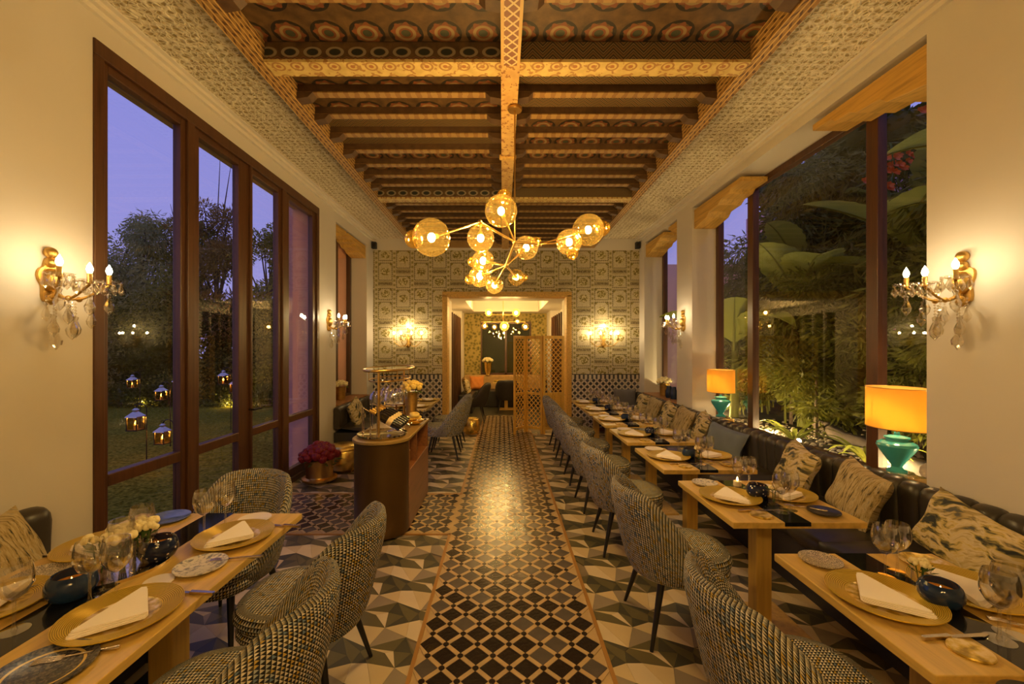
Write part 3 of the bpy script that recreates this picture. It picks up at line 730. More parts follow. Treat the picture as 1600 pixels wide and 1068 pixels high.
# ---- cushions: local plane XY, face +Z
def cushion_mesh(w, h, T, mt):
    b = B()
    for sgn in (1, -1):
        def fn(u, v):
            x, y = 2*u-1, 2*v-1
            pin = 1-.10*(1-abs(x)**2)*abs(y)**2; pin2 = 1-.10*(1-abs(y)**2)*abs(x)**2
            z = T/2*((1-x**4)*(1-y**4))**.42*sgn
            return (x*w/2*pin2, y*h/2*pin, z+.006*sin(9*x+5*y))
        b.grid(fn if sgn > 0 else (lambda u, v: fn(v, u)), 14, 14, uv=lambda u, v: (u*w, v*h))
    return b.mesh('cushion', mt, 80)
CU = {k: cushion_mesh(.46, .40, .15, m_) for k, m_ in (('s', 'striped_weave'), ('f', 'brush_print'), ('g', 'grey_cushion'))}
CU['b'] = cushion_mesh(.52, .34, .14, 'blue_cushion'); CU['F'] = cushion_mesh(.58, .36, .16, 'brush_print'); CU['t'] = cushion_mesh(.44, .40, .15, 'tan_cushion'); CU['o'] = cushion_mesh(.42, .40, .15, 'orange_cushion')
def cushion(kind, loc, face, label, tilt=20, roll=0):
    """face: heading of the cushion front in degrees about Z"""
    o = bpy.data.objects.new('cushion', CU[kind]); COL.objects.link(o)
    m_ = Matrix.Rotation(R(face), 4, 'Z') @ Matrix.Rotation(R(-tilt), 4, 'Y') @ Matrix(((0, 0, 1, 0), (1, 0, 0, 0), (0, 1, 0, 0), (0, 0, 0, 1))) @ Matrix.Rotation(R(roll), 4, 'Z')
    m_.translation = Vector(loc); o.matrix_world = m_; tag(o, label, 'cushion', 'scatter cushions')
for kd, y, z, rl, rot, lab in (('F', 2.22, .63, -9, 172, 'wide brush-print cushion behind the first right-hand table'), ('s', 2.92, .645, -8, 170, 'yellow striped woven cushion on the right banquette'),
        ('f', 3.52, .645, -8, 168, 'brush-print cushion behind the third right-hand table'), ('b', 4.66, .615, -8, 200, 'plain slate blue cushion on the right banquette'),
        ('f', 5.20, .64, -12, 165, 'brush-print cushion just behind the slate blue cushion'), ('s', 5.72, .645, -6, 180, 'striped cushion behind the fifth right-hand table'),
        ('f', 6.25, .645, -8, 175, 'brush-print cushion beside the sixth right-hand table'), ('s', 6.85, .645, -4, 180, 'striped cushion beside the seventh right-hand table'), ('f', 7.40, .645, 0, 180, 'last brush-print cushion on the right banquette before the tiled wall')):
    cushion(kd, (2.45, y, z), rot, lab, 20, rl)
cushion('g', (2.38, 8.20, .66), -90, 'grey square cushion propped against the tiled far wall', 12)
cushion('s', (-2.33, 1.93, .645), 10, 'striped cushion on the left foreground banquette', 20, 8)
cushion('f', (-2.33, 6.75, .62), 0, 'brush-print cushion on the far left banquette', 18, 15)

# ================================================================== TABLEWARE
def lat(prof, n=28, sx=1, sy=1): return B().lathe(prof, n=n, sx=sx, sy=sy)
charger_me = lat([(.0001, .006), (.09, .006), (.105, .008), (.150, .020), (.168, .024), (.168, .020), (.150, .014), (.10, .0), (.0001, 0)], 40).mesh('charger_plate', 'gold_charger', 40)
def plate_me(m_, r=.078): return lat([(.0001, .005), (r*.72, .006), (r*.95, .014), (r, .015), (r, .011), (r*.75, .0), (.0001, 0)], 28).mesh('side_plate', m_, 40)
PLT = {k: plate_me(m_) for k, m_ in (('w', 'speckled_plate'), ('k', 'black_plate'), ('f', 'filigree_plate'), ('y', 'gold_charger'), ('b', 'blue_plate'), ('p', 'white_ceramic'))}
PLT['n'] = plate_me('navy_plate', .115); PLT['F'] = plate_me('filigree_plate', .10); PLT['W'] = plate_me('speckled_plate', .095); PLT['B'] = plate_me('blue_plate', .10)
def coaster_mesh(m_, r): return lat([(.0001, 0), (r, 0), (r*1.02, .004), (r*.98, .008), (.0001, .007)], 24).mesh('coaster', m_, 40)
COAST = {'y': coaster_mesh('gold_charger', .052), 'w': coaster_mesh('white_ceramic', .05)}
# folded napkin: three stacked kites of cloth
def napkin(sg):
    nb = B()
    for k in range(4):
        d = k*.0035; p = [(-.055, -.135+d*2), (-.044, -.138+d*2), (.088, -.040+d), (.100, -.028+d), (.098, -.012), (-.040+d, .150-d*2), (-.052+d, .146-d*2)]
        p = [(sg*x, y) for x, y in p]
        if sg < 0: p = p[::-1]
        nb.prism(p, .0265+k*.0042, .0302+k*.0042)
    return nb.mesh('napkin', 'white_cloth')
NAP = {1: napkin(1), -1: napkin(-1)}
kn = B(); kn.prism([(-.11, -.006), (-.02, -.007), (-.02, .007), (-.11, .006), (-.115, 0)], .002, .012); kn.prism([(-.02, -.006), (.09, -.010), (.115, -.002), (.11, .006), (-.02, .006)], .004, .0065)
knife_me = kn.mesh('knife', 'steel')
fk = B(); fk.tube([(-.10, 0, .005), (-.02, 0, .008), (.035, 0, .006)], [.007, .0035, .004], 6); fk.prism([(.03, -.012), (.05, -.013), (.05, .013), (.03, .012)], .004, .008)
for q in (-.0105, -.0035, .0035, .0105): fk.tube([(.048, q, .006), (.075, q, .009), (.10, q, .006)], .0018, 5)
fork_me = fk.mesh('fork', 'steel', 60)
def put(name, me, loc, label, cat, rz=0, group=None, sc=None):
    o = bpy.data.objects.new(name, me); COL.objects.link(o); o.location = loc; o.rotation_euler.z = rz
    if sc: o.scale = sc
    return tag(o, label, cat, group)
# wine glass: foot, stem, bowl
def make_glass():
    t = thing('wine_glass', '', 'wine glass', group='wine glasses')
    B.caps = False
    lat([(.0001, .004), (.02, .003), (.036, .0015), (.0365, 0), (.0001, 0)], 28).build('foot', 'clear_glass', t, smooth=60)
    lat([(.008, .004), (.0045, .02), (.004, .07), (.0045, .088), (.009, .096)], 12).build('stem', 'clear_glass', t, smooth=60)
    lat([(.0001, .094), (.014, .097), (.030, .112), (.0415, .135), (.044, .155), (.042, .18), (.0365, .205), (.0355, .205), (.041, .18), (.043, .155), (.0402, .136), (.028, .114), (.0001, .098)], 30).build('bowl', 'clear_glass', t, smooth=60)
    B.caps = True
    return t
GL = []
def glass(loc, label, sc=1.):
    if not GL: t = make_glass(); GL.append(t); t.location = loc; t['label'] = label; t.scale = (sc,)*3
    else: copy_tree(GL[0], loc, 0, label, scale=sc)
def make_bowl(kind):
    t = thing('tealight_bowl', '', 'candle holder', group='tealight bowls')
    lat([(.0001, 0), (.035, .0), (.052, .012), (.063, .035), (.062, .055), (.055, .072), (.047, .080), (.044, .078), (.052, .068), (.057, .05), (.056, .03), (.045, .014), (.0001, .012)], 30).build('bowl', {'n': 'navy_glaze', 'd': 'dotted_navy'}[kind], t, smooth=60)
    lat([(.0001, .050), (.055, .050), (.055, .046), (.0001, .046)], 20).build('wax_fill', 'orange_inside', t)
    B().lathe([(.0001, .050), (.004, .054), (.003, .059), (.0001, .067)], n=10).build('flame', 'candle_flame', t, smooth=80)
    return t
BW = {}
def bowl(kind, loc, label, sc=1.):
    if kind not in BW: t = make_bowl(kind); BW[kind] = t; t.location = loc; t['label'] = label; t.scale = (sc,)*3
    else: copy_tree(BW[kind], loc, 0, label, scale=sc)
def make_posy(nfl=3, jar='clear_glass', fl_='cream_petal'):
    t = thing('posy_jar', '', 'vase', group='small flower jars')
    B.caps = False; lat([(.0001, .002), (.026, .002), (.028, .01), (.027, .065), (.029, .075)], 20).build('jar', jar, t, smooth=60); B.caps = True
    rd = random.Random(nfl)
    for k in range(nfl):
        a = 2*PI*k/nfl+.4; x, y = .014*cos(a), .014*sin(a)
        B().tube([(x*.3, y*.3, .01), (x, y, .085)], .002, 5).build('stem', 'stem_green', t)
        bb = B()
        for q in range(9):
            aa, el = rd.uniform(0, 2*PI), rd.uniform(.1, 1.2); c = (x*1.3+.011*cos(aa)*cos(el), y*1.3+.011*sin(aa)*cos(el), .092+.012*sin(el)); bb.ball(c, .0085, 7, 5)
        bb.build('flower', fl_, t, smooth=80)
    bb = B()
    for q in range(14):
        aa = rd.uniform(0, 2*PI); z = rd.uniform(.06, .085); r = rd.uniform(.012, .035); c = Vector((r*cos(aa), r*sin(aa), z)); d = Vector((cos(aa), sin(aa), .5))*.016; w = Vector((-sin(aa), cos(aa), 0))*.007
        bb.quad(tuple(c-d), tuple(c+w), tuple(c+d), tuple(c-w))
    bb.build('foliage', 'vase_leaf', t)
    return t
PO = {}
def posy(key, loc, label, sc=1., **kw):
    if key not in PO: t = make_posy(**kw); PO[key] = t; t.location = loc; t['label'] = label; t.scale = (sc,)*3
    else: copy_tree(PO[key], loc, 0, label, scale=sc)
# ---- right-hand settings
rd = random.Random(3); ZT = .7505
for k in range(1, 8):
    cy = TY[k]; far = k > 4
    where = 'on the %s right-hand table' % ORD[k]
    for sx, sd in ((-1, 'aisle'), (1, 'banquette')):
        px_, py_ = TXC-.178 if sx < 0 else TXC+.18, cy+(0 if sx < 0 else .05)
        put('charger_plate', charger_me, (px_, py_, ZT), 'gold charger plate, %s side, %s' % (sd, where), 'plate', rd.uniform(0, 6), 'charger plates')
        put('napkin', NAP[sx], (px_+(0 if sx < 0 else -.01), py_, ZT-.012), 'folded white napkin, %s side, %s' % (sd, where), 'napkin', rd.uniform(-.12, .12)+(.06 if sx < 0 else -.2), 'folded napkins')
    put('side_plate', PLT['f' if k == 1 else 'w'] if k < 3 else PLT['p'], (TXC-.20, cy+.268, ZT), 'small patterned side plate, aisle side, %s' % where, 'plate', 0, 'side plates')
    put('side_plate', PLT['y' if k in (1, 3, 5) else 'k'], (TXC+.215, cy+(.25 if k == 1 else -.22), ZT), ('small gold' if k in (1, 3, 5) else 'small black')+' side plate, banquette side, %s' % where, 'plate', 0, 'side plates')
    put('coaster', COAST['y'], (TXC-.15, cy-.255, ZT), 'scalloped gold coaster %s' % where, 'coaster', 0, 'gold coasters')
    put('knife', knife_me, (TXC-.13, cy-.195, ZT), 'steel table knife, aisle side, %s' % where, 'knife', R(5), 'table knives')
    if k < 4: put('fork', fork_me, (TXC+.16, cy-.155, ZT), 'steel fork, banquette side, %s' % where, 'fork', R(150), 'forks')
    glass((TXC-.035, cy+.15, ZT), 'wine glass, far aisle-side one, %s' % where); glass((TXC+.045, cy+.185, ZT), 'wine glass, far banquette-side one, %s' % where, .97)
    glass((TXC-.005, cy-.205, ZT), 'wine glass, near aisle-side one, %s' % where, 1.04); glass((TXC+.06, cy-.175, ZT), 'wine glass, near banquette-side one, %s' % where, 1.04)
    bowl('n' if k % 2 else 'd', (TXC+.0, cy-.025 if k == 1 else cy+.02, ZT), ('glossy navy' if k % 2 else 'speckled blue')+' tealight bowl %s' % where, 1.0 if k < 3 else .9)
    posy('c' if k % 2 else 'g', (TXC+.03, cy+.075 if k == 1 else cy-.085, ZT), 'little glass jar of cream flowers %s' % where, nfl=3 if k % 2 else 2)
put('side_plate', PLT['k'], (TXC-.19, TY[0]+.255, ZT), 'black side plate on the table cut off at the bottom right', 'plate', 0, 'side plates')
put('candle', B().lathe([(.0001, 0), (.024, 0), (.024, .03), (.0001, .03)], n=16).mesh('candle', 'wax'), (TXC+.0, TY[2]+.24, ZT), 'lit tealight at the far edge of the second right-hand table', 'candle')
o = put('candle_flame', B().lathe([(.0001, .03), (.007, .038), (.005, .048), (.0001, .06)], n=10).mesh('candle_flame', 'candle_flame', 80), (TXC+.0, TY[2]+.24, ZT), 'x', 'x')
# the flame belongs to the tealight
cd = [q for q in COL.objects if q.name == 'candle'][0]; o.parent = cd; o.location = (0, 0, 0); del o['label'], o['category']; o.name = 'flame'
# ---- left foreground table
LT = 'on the left foreground table'
for i, ((x, y), a, lab) in enumerate((((-1.27, 1.41), 32, 'nearest the camera'), ((-1.265, 1.995), 30, 'beside the end chair'), ((-1.80, 1.90), -155, 'by the window frame'), ((-1.78, 1.46), -150, 'at the left picture edge'))):
    put('charger_plate', charger_me, (x, y, ZT), 'gold charger plate %s, %s' % (LT, lab), 'plate', i, 'charger plates')
    put('napkin', NAP[1 if x > -1.5 else -1], (x+.0, y, ZT-.012), 'folded white napkin %s, %s' % (LT, lab), 'napkin', .0 if i < 2 else .3, 'folded napkins')
for key, px, py, lab in (('W', 314, 886, 'pale speckled side plate in the middle of the left table'), ('F', 66, 902, 'pale lattice-patterned side plate in front of the striped cushion'), ('B', 262, 811, 'blue glazed plate at the far left end of the table'), ('p', 398, 813, 'small pale dish at the far end of the left table'), ('n', 68, 1050, 'dark navy plate with a gold ring at the bottom left')):
    put('side_plate', PLT[key], TP(px, py, ZT), lab, 'plate', 0, 'side plates')
put('coaster', COAST['w'], TP(248, 909, ZT), 'small white round coaster on the left table', 'coaster')
put('fork', fork_me, TP(120, 1026, ZT), 'steel fork beside the navy plate on the left table', 'fork', R(200), 'forks')
put('knife', knife_me, TP(290, 927, ZT), 'knife with pale handle right of the nearest left charger', 'knife', R(175), 'table knives')
put('knife', knife_me, TP(105, 872, ZT), 'knife lying before the left banquette', 'knife', R(-5), 'table knives')
put('knife', knife_me, TP(437, 822, ZT), 'knife at the far right edge of the left table', 'knife', R(172), 'table knives')
put('fork', fork_me, TP(368, 874, ZT), 'fork beside the speckled plate on the left table', 'fork', R(190), 'forks')
for px, py, lab in ((22, 985, 'at the left picture edge'), (140, 940, 'beside the navy bowl'), (190, 897, 'behind the little bottles'), (222, 868, 'next to the dotted bowl'), (319, 836, 'at the far end, left of its pair'), (352, 821, 'at the far end, right of its pair'), (182, 935, 'in front of the tray')):
    glass(TP(px, py, ZT), 'wine glass on the left table, %s' % lab, 1.06)
bowl('n', TP(112, 934, ZT), 'glossy navy tealight bowl on the left foreground table', 1.15)
bowl('d', TP(247, 873, ZT), 'dotted dark blue tealight bowl on the left foreground table', 1.15)
tr = lat([(.0001, .004), (.15, .004), (.156, .012), (.16, .012), (.158, .0), (.0001, 0)], 36, 1, .72).mesh('mirror_tray', 'mirror_tray', 40)
put('mirror_tray', tr, (-1.53, 1.71, ZT), 'oval mirrored tray with little bottles on the left table', 'tray', R(60))
for k, (dx, dy) in enumerate(((-.045, -.06), (.03, -.045), (-.035, .03), (.035, .045), (.0, .10))):
    posy('m%d' % (k % 3), (-1.53+dx, 1.71+dy, ZT+.004), ('nearest', 'right front', 'middle left', 'middle right', 'rearmost')[k]+' posy jar on the oval mirrored tray', 1.55, nfl=2+k % 3)
# ---- far left settings
for k, y in enumerate((6.45, 7.2)):
    for x, sd in ((-1.28, 'aisle'), (-1.64, 'window')):
        put('charger_plate', charger_me, (x, y, ZT), 'gold charger on the %s far left table, %s side' % (('nearer', 'farther')[k], sd), 'plate', 0, 'charger plates')
        put('napkin', NAP[1], (x, y, ZT-.012), 'napkin on the %s far left table, %s side' % (('nearer', 'farther')[k], sd), 'napkin', .5, 'folded napkins')
    for q in (-.16, .16): glass((-1.46, y+q, ZT), 'wine glass on the %s far left table, %s one' % (('nearer', 'farther')[k], 'near' if q < 0 else 'far'))

# ================================================================== LIGHT FITTINGS
bulb_me = B().lathe([(.0001, 0), (.010, .006), (.0155, .022), (.013, .038), (.006, .052), (.0001, .064)], n=14).mesh('bulb', 'bulb_glow', 80)
drop_me = B().lathe([(.0001, 0), (.007, -.006), (.004, -.016), (.013, -.040), (.011, -.052), (.0001, -.066)], n=6).mesh('crystal_drop', 'crystal')
bead_me = B().lathe([(.0001, 0), (.007, -.008), (.0001, -.017)], n=6).mesh('crystal_bead', 'crystal')
# ---- crystal wall sconce: wall at local x = 0, opens to +X
def make_sconce():
    t = thing('crystal_sconce', '', 'wall light', group='crystal wall sconces')
    bp = B(); pl = []
    for i in range(40):
        a = 2*PI*i/40; r = .052*(1+.22*cos(5*a+.5)*abs(sin(a))); pl.append((r*sin(a)*1.0, r*2.4*cos(a)))
    bp.prism(pl, 0, .018, 0); bp.ball((.02, 0, .155), .032, 12, 8); bp.ball((.022, 0, .10), .030, 10, 6); bp.ball((.025, 0, 0), .045, 12, 8, 1.5); bp.ball((.022, 0, -.11), .030, 10, 6)
    bp.build('back_plate', 'antique_gold', t, smooth=40)
    arms = [(.215, -.14, .015), (.24, 0, .0), (.215, .145, .015)]
    for ax, ay, az in arms:
        b = B(); pts_ = []
        for i in range(13):
            q = i/12; pts_.append((lerp(.03, ax, q), ay*q, -.06-.055*sin(PI*q*1.15)*(1-q*.35)+(az+.02)*q*q))
        b.tube(pts_, .0075, 8); b.ball((ax*.5, ay*.5, -.10), .016, 8, 6); b.build('arm', 'antique_gold', t, smooth=60)
        ze = pts_[-1][2]
        pan = B(); B.caps = False
        def pf(u, v): a = 2*PI*u; r = lerp(.008, .062, v)*(1+.07*cos(10*a)*v); return (ax+r*cos(a), ay+r*sin(a), ze+.006+.020*v**2)
        pan.grid(pf, 40, 5, cu=True); pan.build('drip_pan', 'crystal', t, smooth=50); B.caps = True
        B().lathe([(.0001, .0), (.013, 0), (.0155, .008), (.0125, .014), (.0125, .055), (.009, .060), (.0001, .06)], (ax, ay, ze+.004), 14).build('candle_sleeve', 'antique_gold', t, smooth=50)
        part('bulb', bulb_me, t, (ax, ay, ze+.062)); light(t, (ax, ay, ze+.092), P_SCONCE)
        for i in range(8):
            a = 2*PI*i/8+.3; part('crystal_drop', drop_me, t, (ax+.058*cos(a), ay+.058*sin(a), ze+.022), sc=(1.2,)*3)
        for i in range(2): part('crystal_bead', bead_me, t, (ax, ay, ze-.012-i*.018))
        part('crystal_drop', drop_me, t, (ax, ay, ze-.045), sc=(2.0, 2.0, 2.0))
    for x, y, z, n_, sc in ((.05, 0, -.20, 5, 2.2), (.10, -.06, -.16, 4, 2.0), (.10, .06, -.16, 4, 2.0), (.16, -.02, -.16, 4, 2.2), (.06, -.06, -.13, 2, 1.7), (.06, .06, -.13, 2, 1.7), (.20, .05, -.14, 3, 1.8), (.19, -.07, -.14, 2, 1.8)):
        for i in range(n_): part('crystal_bead', bead_me, t, (x, y, z+.04-i*.018))
        part('crystal_drop', drop_me, t, (x, y, z+.04-n_*.018), sc=(sc,)*3)
    return t
sc0 = make_sconce(); sc0.location = (XL, 2.385, 2.03); sc0['label'] = 'crystal wall sconce on the near left wall beside the glazed doors'
copy_tree(sc0, (XL, 6.22, 2.03), 0, 'crystal wall sconce on the left column between door and niche')
copy_tree(sc0, (XR, 2.48, 2.03), PI, 'crystal wall sconce on the near right wall beside the window')
copy_tree(sc0, (XR, 6.32, 2.03), PI, 'crystal wall sconce on the right column between the windows')
# ---- brass candelabra on the papered wall: wall at local y = 0, opens to -Y
def make_candelabra():
    t = thing('candle_sconce', '', 'wall light', group='brass candle sconces')
    bp = B(); bp.lathe([(.0001, -.14), (.03, -.12), (.05, -.06), (.025, -.02), (.045, .04), (.02, .09), (.012, .13), (.0001, .14)], (0, -.05, 0), 16); bp.box(-.03, .03, -.03, 0, -.09, .09); bp.build('stem', 'antique_gold', t, smooth=60)
    for ax, ay, az in ((-.27, -.10, .03), (-.10, -.22, .03), (.0, -.08, .17), (.10, -.22, .03), (.27, -.10, .03)):
        if az < .1:
            pts_ = [(ax*q, -.05+(ay+.05)*q, -.03-.09*sin(PI*q)+az*q) for q in [i/10 for i in range(11)]]
            B().tube(pts_, .008, 8).build('arm', 'antique_gold', t, smooth=60)
        B().lathe([(.0001, 0), (.02, 0), (.036, .012), (.030, .014), (.012, .010), (.012, .10), (.0001, .10)], (ax, ay, az), 14).build('candle_sleeve', 'antique_gold', t, smooth=50)
        part('bulb', bulb_me, t, (ax, ay, az+.10)); light(t, (ax, ay, az+.13), P_WALL5)
    return t
cs0 = make_candelabra(); cs0.location = (-1.86, YF-.01, 1.78); cs0['label'] = 'five-armed brass candle sconce on the papered wall left of the doorway'
copy_tree(cs0, (2.0, YF-.01, 1.78), 0, 'five-armed brass candle sconce on the papered wall right of the doorway')
# ---- bubble chandelier
GLOBES = [(-.47, 2.80, 2.38, .125, (-1, -.2, -.15)), (-.01, 3.17, 2.675, .122, (.2, .1, 1)), (-.165, 3.20, 2.48, .103, None), (-.16, 3.5, 2.37, .092, (-1, 0, -.1)), (-.19, 3.55, 2.25, .092, (-1, 0, -.3)),
          (-.07, 3.65, 2.19, .075, None), (.128, 3.85, 2.29, .075, (1, 0, 0)), (.20, 3.55, 2.49, .100, (.9, 0, .5)), (.52, 3.30, 2.475, .100, (.3, 0, -1)), (.67, 3.30, 2.57, .123, (1, 0, .1))]
def bubble_chandelier(loc, label, globes, power, group=None):
    t = thing('bubble_chandelier', label, 'chandelier', loc, group=group)
    HUB = Vector((.10, 3.40, 2.50))
    L = lambda p: Vector(p)-Vector(loc)
    b = B(); b.tube([L((.10, 3.40, 3.58)), L(HUB)], .006, 8); b.lathe([(.0001, 0), (.055, 0), (.06, .012), (.05, .03), (.0001, .03)], L((.10, 3.40, 3.555)), 20); b.build('drop_rod', 'brass', t, smooth=60)
    J = [Vector((-.17, 3.2, 2.60)), Vector((.30, 3.4, 2.48)), Vector((.03, 3.5, 2.33))]
    for a, c in ((HUB, J[1]), (HUB, J[0]), (HUB, J[2])): B().tube([L(a), L(c)], .010, 8).build('arm', 'brass', t, smooth=60)
    for j in J+[HUB]: B().ball(L(j), .02, 12, 8).build('joint', 'brass', t, smooth=80)
    near = [0, 0, 0, 2, 2, 2, 2, 2, 1, 1]
    for k, (x, y, z, r, lobe) in enumerate(globes):
        c = Vector((x, y, z)); j = J[near[k]] if k != 1 else HUB; d = (j-c).normalized()
        B().tube([L(j), L(c+d*r*.35)], .008, 8).build('branch', 'brass', t, smooth=60)
        gb = B(); gb.ball(L(c), r, 32, 18)
        g_ = gb.build('globe', 'amber_globe', t, smooth=80)
        if lobe:
            lv = Vector(lobe).normalized(); lc = c+lv*r*.92; B().ball(L(lc), r*.48, 24, 14).build('globe_lobe', 'amber_globe', g_, smooth=80)
        B().tube([L(c+d*r*.45), L(c+d*r*.12)], [.018, .016], 12).build('lamp_holder', 'brass', t, smooth=50)
        B().ball(L(c), .026 if r > .08 else .02, 14, 8, 1.2).build('bulb', 'bulb_soft' if k == 6 else 'bulb_glow', t, smooth=80)
        light(t, L(c), power*(.3 if k == 6 else 1), size=.026)
    return t
bc = bubble_chandelier((.10, 3.40, 3.585), 'branching brass chandelier with ten amber glass bubbles', GLOBES, P_CHAND, 'bubble chandeliers')
copy_tree(bc, (.10, -.60, 3.585), 0, 'second branching bubble chandelier over the near end of the room, above the viewer')
# ---- table lamps in the window niche
def make_lamp():
    t = thing('table_lamp', '', 'lamp', group='turquoise table lamps')
    B.caps = True
    lat([(.0001, 0), (.095, 0), (.10, .008), (.095, .016), (.07, .016), (.0001, .016)], 32).build('glass_base', 'clear_glass', t, smooth=50)
    lat([(.0001, .016), (.058, .016), (.060, .024), (.040, .034), (.030, .05), (.036, .064), (.070, .12), (.108, .18), (.118, .205), (.112, .222), (.085, .238), (.062, .243), (.060, .252), (.074, .258), (.074, .268), (.045, .276), (.018, .280), (.016, .30), (.0001, .30)], 36).build('vase_body', 'turquoise', t, smooth=35)
    B().tube([(0, 0, .30), (0, 0, .50)], .006).build('lamp_stem', 'brass', t)
    B.caps = False
    B().box(-.11, .11, -.13, .13, -.11, -.002).build('riser', 'clear_glass', t)
    bb = B()
    for q in range(7): bb.box(-.112, .112, -.12+q*.036, -.108+q*.036, -.109, -.003)
    bb.build('riser_bars', 'brass', t)
    b = B(); b.lathe([(1, .335), (1, .63)], n=48, sx=.155, sy=.205); b.lathe([(1, .63), (1, .335)], n=48, sx=.152, sy=.202); b.build('shade', 'lamp_shade_cloth', t, smooth=60); B.caps = True
    for z in (.335, .628):
        b = B(); b.grid(lambda u, v: ((.1545+.003*cos(2*PI*v))*cos(2*PI*u), (.2045+.003*cos(2*PI*v))*sin(2*PI*u), z+.003*sin(2*PI*v)), 48, 6, cu=True, cv=True); b.build('shade_trim', 'brass', t, smooth=80)
    B().box(-.15, .15, -.002, .002, .50, .504).box(-.002, .002, -.2, .2, .50, .504).build('shade_spider', 'brass', t)
    part('bulb', bulb_me, t, (0, 0, .44)); light(t, (0, 0, .475), P_LAMP, size=.03)
    return t
lp = make_lamp(); lp.location = (2.895, 3.10, .73); lp['label'] = 'turquoise ceramic lamp with amber shade in the near right window niche'
copy_tree(lp, (2.895, 5.60, .73), 0, 'turquoise ceramic lamp with amber shade by the far column of the window')
# ---- wall speakers
for x, lab in ((XL+.05, 'left'), (XR-.06, 'right')):
    t = thing('speaker', 'small black speaker in the %s top corner of the far wall' % lab, 'speaker', (x, YF-.10, 3.66), group='corner speakers')
    B().box(-.045, .045, -.04, .05, -.065, .065).build('cabinet', 'speaker_black', t, bev=.01); B().lathe([(.0001, 0), (.036, 0), (.03, .008), (.0001, .004)], n=20).build('cone', 'dark_iron', t).rotation_euler = (PI/2, 0, 0)
    kids_ = [c for c in COL.objects if c.parent == t and c.name.startswith('cone')][0]; kids_.location = (0, -.042, 0)
    B().tube([(0, .05, 0), (0, .10, 0)], .012).build('bracket', 'dark_iron', t)

# ================================================================== SIDEBOARD AND DISPLAY
SBX, SBR, SB0, SB1 = -1.085, .255, 3.81, 4.80
t = thing('sideboard', 'bronze-clad sideboard with rounded end and open shelf in the left aisle', 'sideboard', (SBX, 4.2, 0))
def stad(r, y0, y1, n=18): return [(SBX+r*cos(a), y0+r*sin(a)) for a in [PI+PI*i/n for i in range(n+1)]]+[(SBX+r, y1), (SBX-r, y1)]
B().prism(stad(SBR, SB0, SB1), .825, .85).build('counter_top', 'bronze_top', t, bev=.004, W=True)
B().prism([p for p in stad(SBR-.015, SB0, SB0)], .02, .82).build('rounded_end', 'bronze_panel', t, smooth=30, W=True)
B().box(SBX-SBR+.015, SBX+SBR-.012, SB0, SB1-.01, .02, .54).build('lower_cabinet', 'walnut', t, bev=.003, W=True)
B().box(SBX-SBR+.015, SBX-SBR+.035, SB0, SB1-.01, .54, .82).build('back_panel', 'walnut', t, W=True)
for y in (SB0+.01, 4.16, SB1-.03): B().box(SBX-SBR+.03, SBX+SBR-.015, y, y+.02, .54, .82).build('divider', 'walnut', t, W=True)
B().box(SBX-SBR+.04, SBX+SBR-.04, SB0, SB1-.04, 0, .02).build('plinth', 'dark_iron', t, W=True)
for k, y in enumerate((3.93, 4.05)):
    put('brass_canister', B().lathe([(.0001, 0), (.045, 0), (.047, .01), (.047, .13), (.03, .15), (.0001, .155)], n=20).mesh('brass_canister', 'brass', 40), (-.93, y, .54), ('nearer', 'farther')[k]+' brass canister on the open shelf of the sideboard', 'canister', 0, 'shelf canisters')
ZS = .85
# gantry: mirrored oval tray on low rim, two posts, oval top tray with hanging glasses
t = thing('drinks_gantry', 'brass drinks gantry with oval mirrored base and raised oval rail', 'drinks stand', (-1.09, 3.84, ZS))
lat([(.0001, .02), (.20, .02), (.215, .03), (.22, .03), (.22, .015), (.205, .0), (.0001, 0)], 48, 1, 1.0).build('tray', 'mirror_tray', t, smooth=40)
for y in (-.19, .75): B().tube([(.02, y, .0), (.02, y, .60)], .011, 10).build('post', 'brass', t, smooth=60)
b = B(); b.grid(lambda u, v: ((.20+.010*cos(2*PI*v))*cos(2*PI*u), .28+(.52+.010*cos(2*PI*v))*sin(2*PI*u), .60+.012*sin(2*PI*v)), 60, 8, cu=True, cv=True); b.build('top_rail', 'brass', t, smooth=80)
B().lathe([(.0001, 0), (1, 0), (1, .006), (.0001, .006)], (0, .28, .60), 48, .19, .51).build('top_shelf', 'clear_glass', t)
b = B(); b.grid(lambda u, v: ((.17+.006*cos(2*PI*v))*cos(2*PI*u), .28+(.40+.006*cos(2*PI*v))*sin(2*PI*u), .50+.006*sin(2*PI*v)), 48, 6, cu=True, cv=True); b.build('hanging_rail', 'brass', t, smooth=80)
b = B()
for x in (-.13, .13):
    for y in (.02, .5): b.tube([(x, y, .50), (x, y, .60)], .004, 6)
b.build('rail_hanger', 'brass', t)
# tilted bottles in a wire cradle
t = thing('bottle_cradle', 'wire cradle holding tilted wine bottles on the sideboard', 'rack', (-1.06, 3.90, ZS+.022))
for x in (-.20, -.14, -.08): B().tube([(x, -.06, 0), (x, -.06, .24)], .004, 6).build('upright', 'steel', t)
B().tube([(-.2, -.1, .24), (.16, -.1, .03), (.18, -.1, .05)], .006, 6).build('rail', 'steel', t); B().tube([(-.2, .2, .24), (.16, .2, .03), (.18, .2, .05)], .006, 6).build('rail', 'steel', t)
for x, y in ((.16, -.1), (.16, .2), (-.2, .2), (-.2, -.1)): B().tube([(x, y, 0), (x, y, .24 if x < 0 else .03)], .005, 6).build('foot', 'steel', t)
bt = thing('wine_bottle', 'x', 'bottle', group='wine bottles in the cradle')
lat([(.0001, 0), (.036, 0), (.038, .006), (.038, .19), (.030, .215), (.0145, .235), (.0135, .295), (.0155, .297), (.0155, .31), (.0001, .31)], 22).build('glass_body', 'bottle_glass', bt, smooth=40)
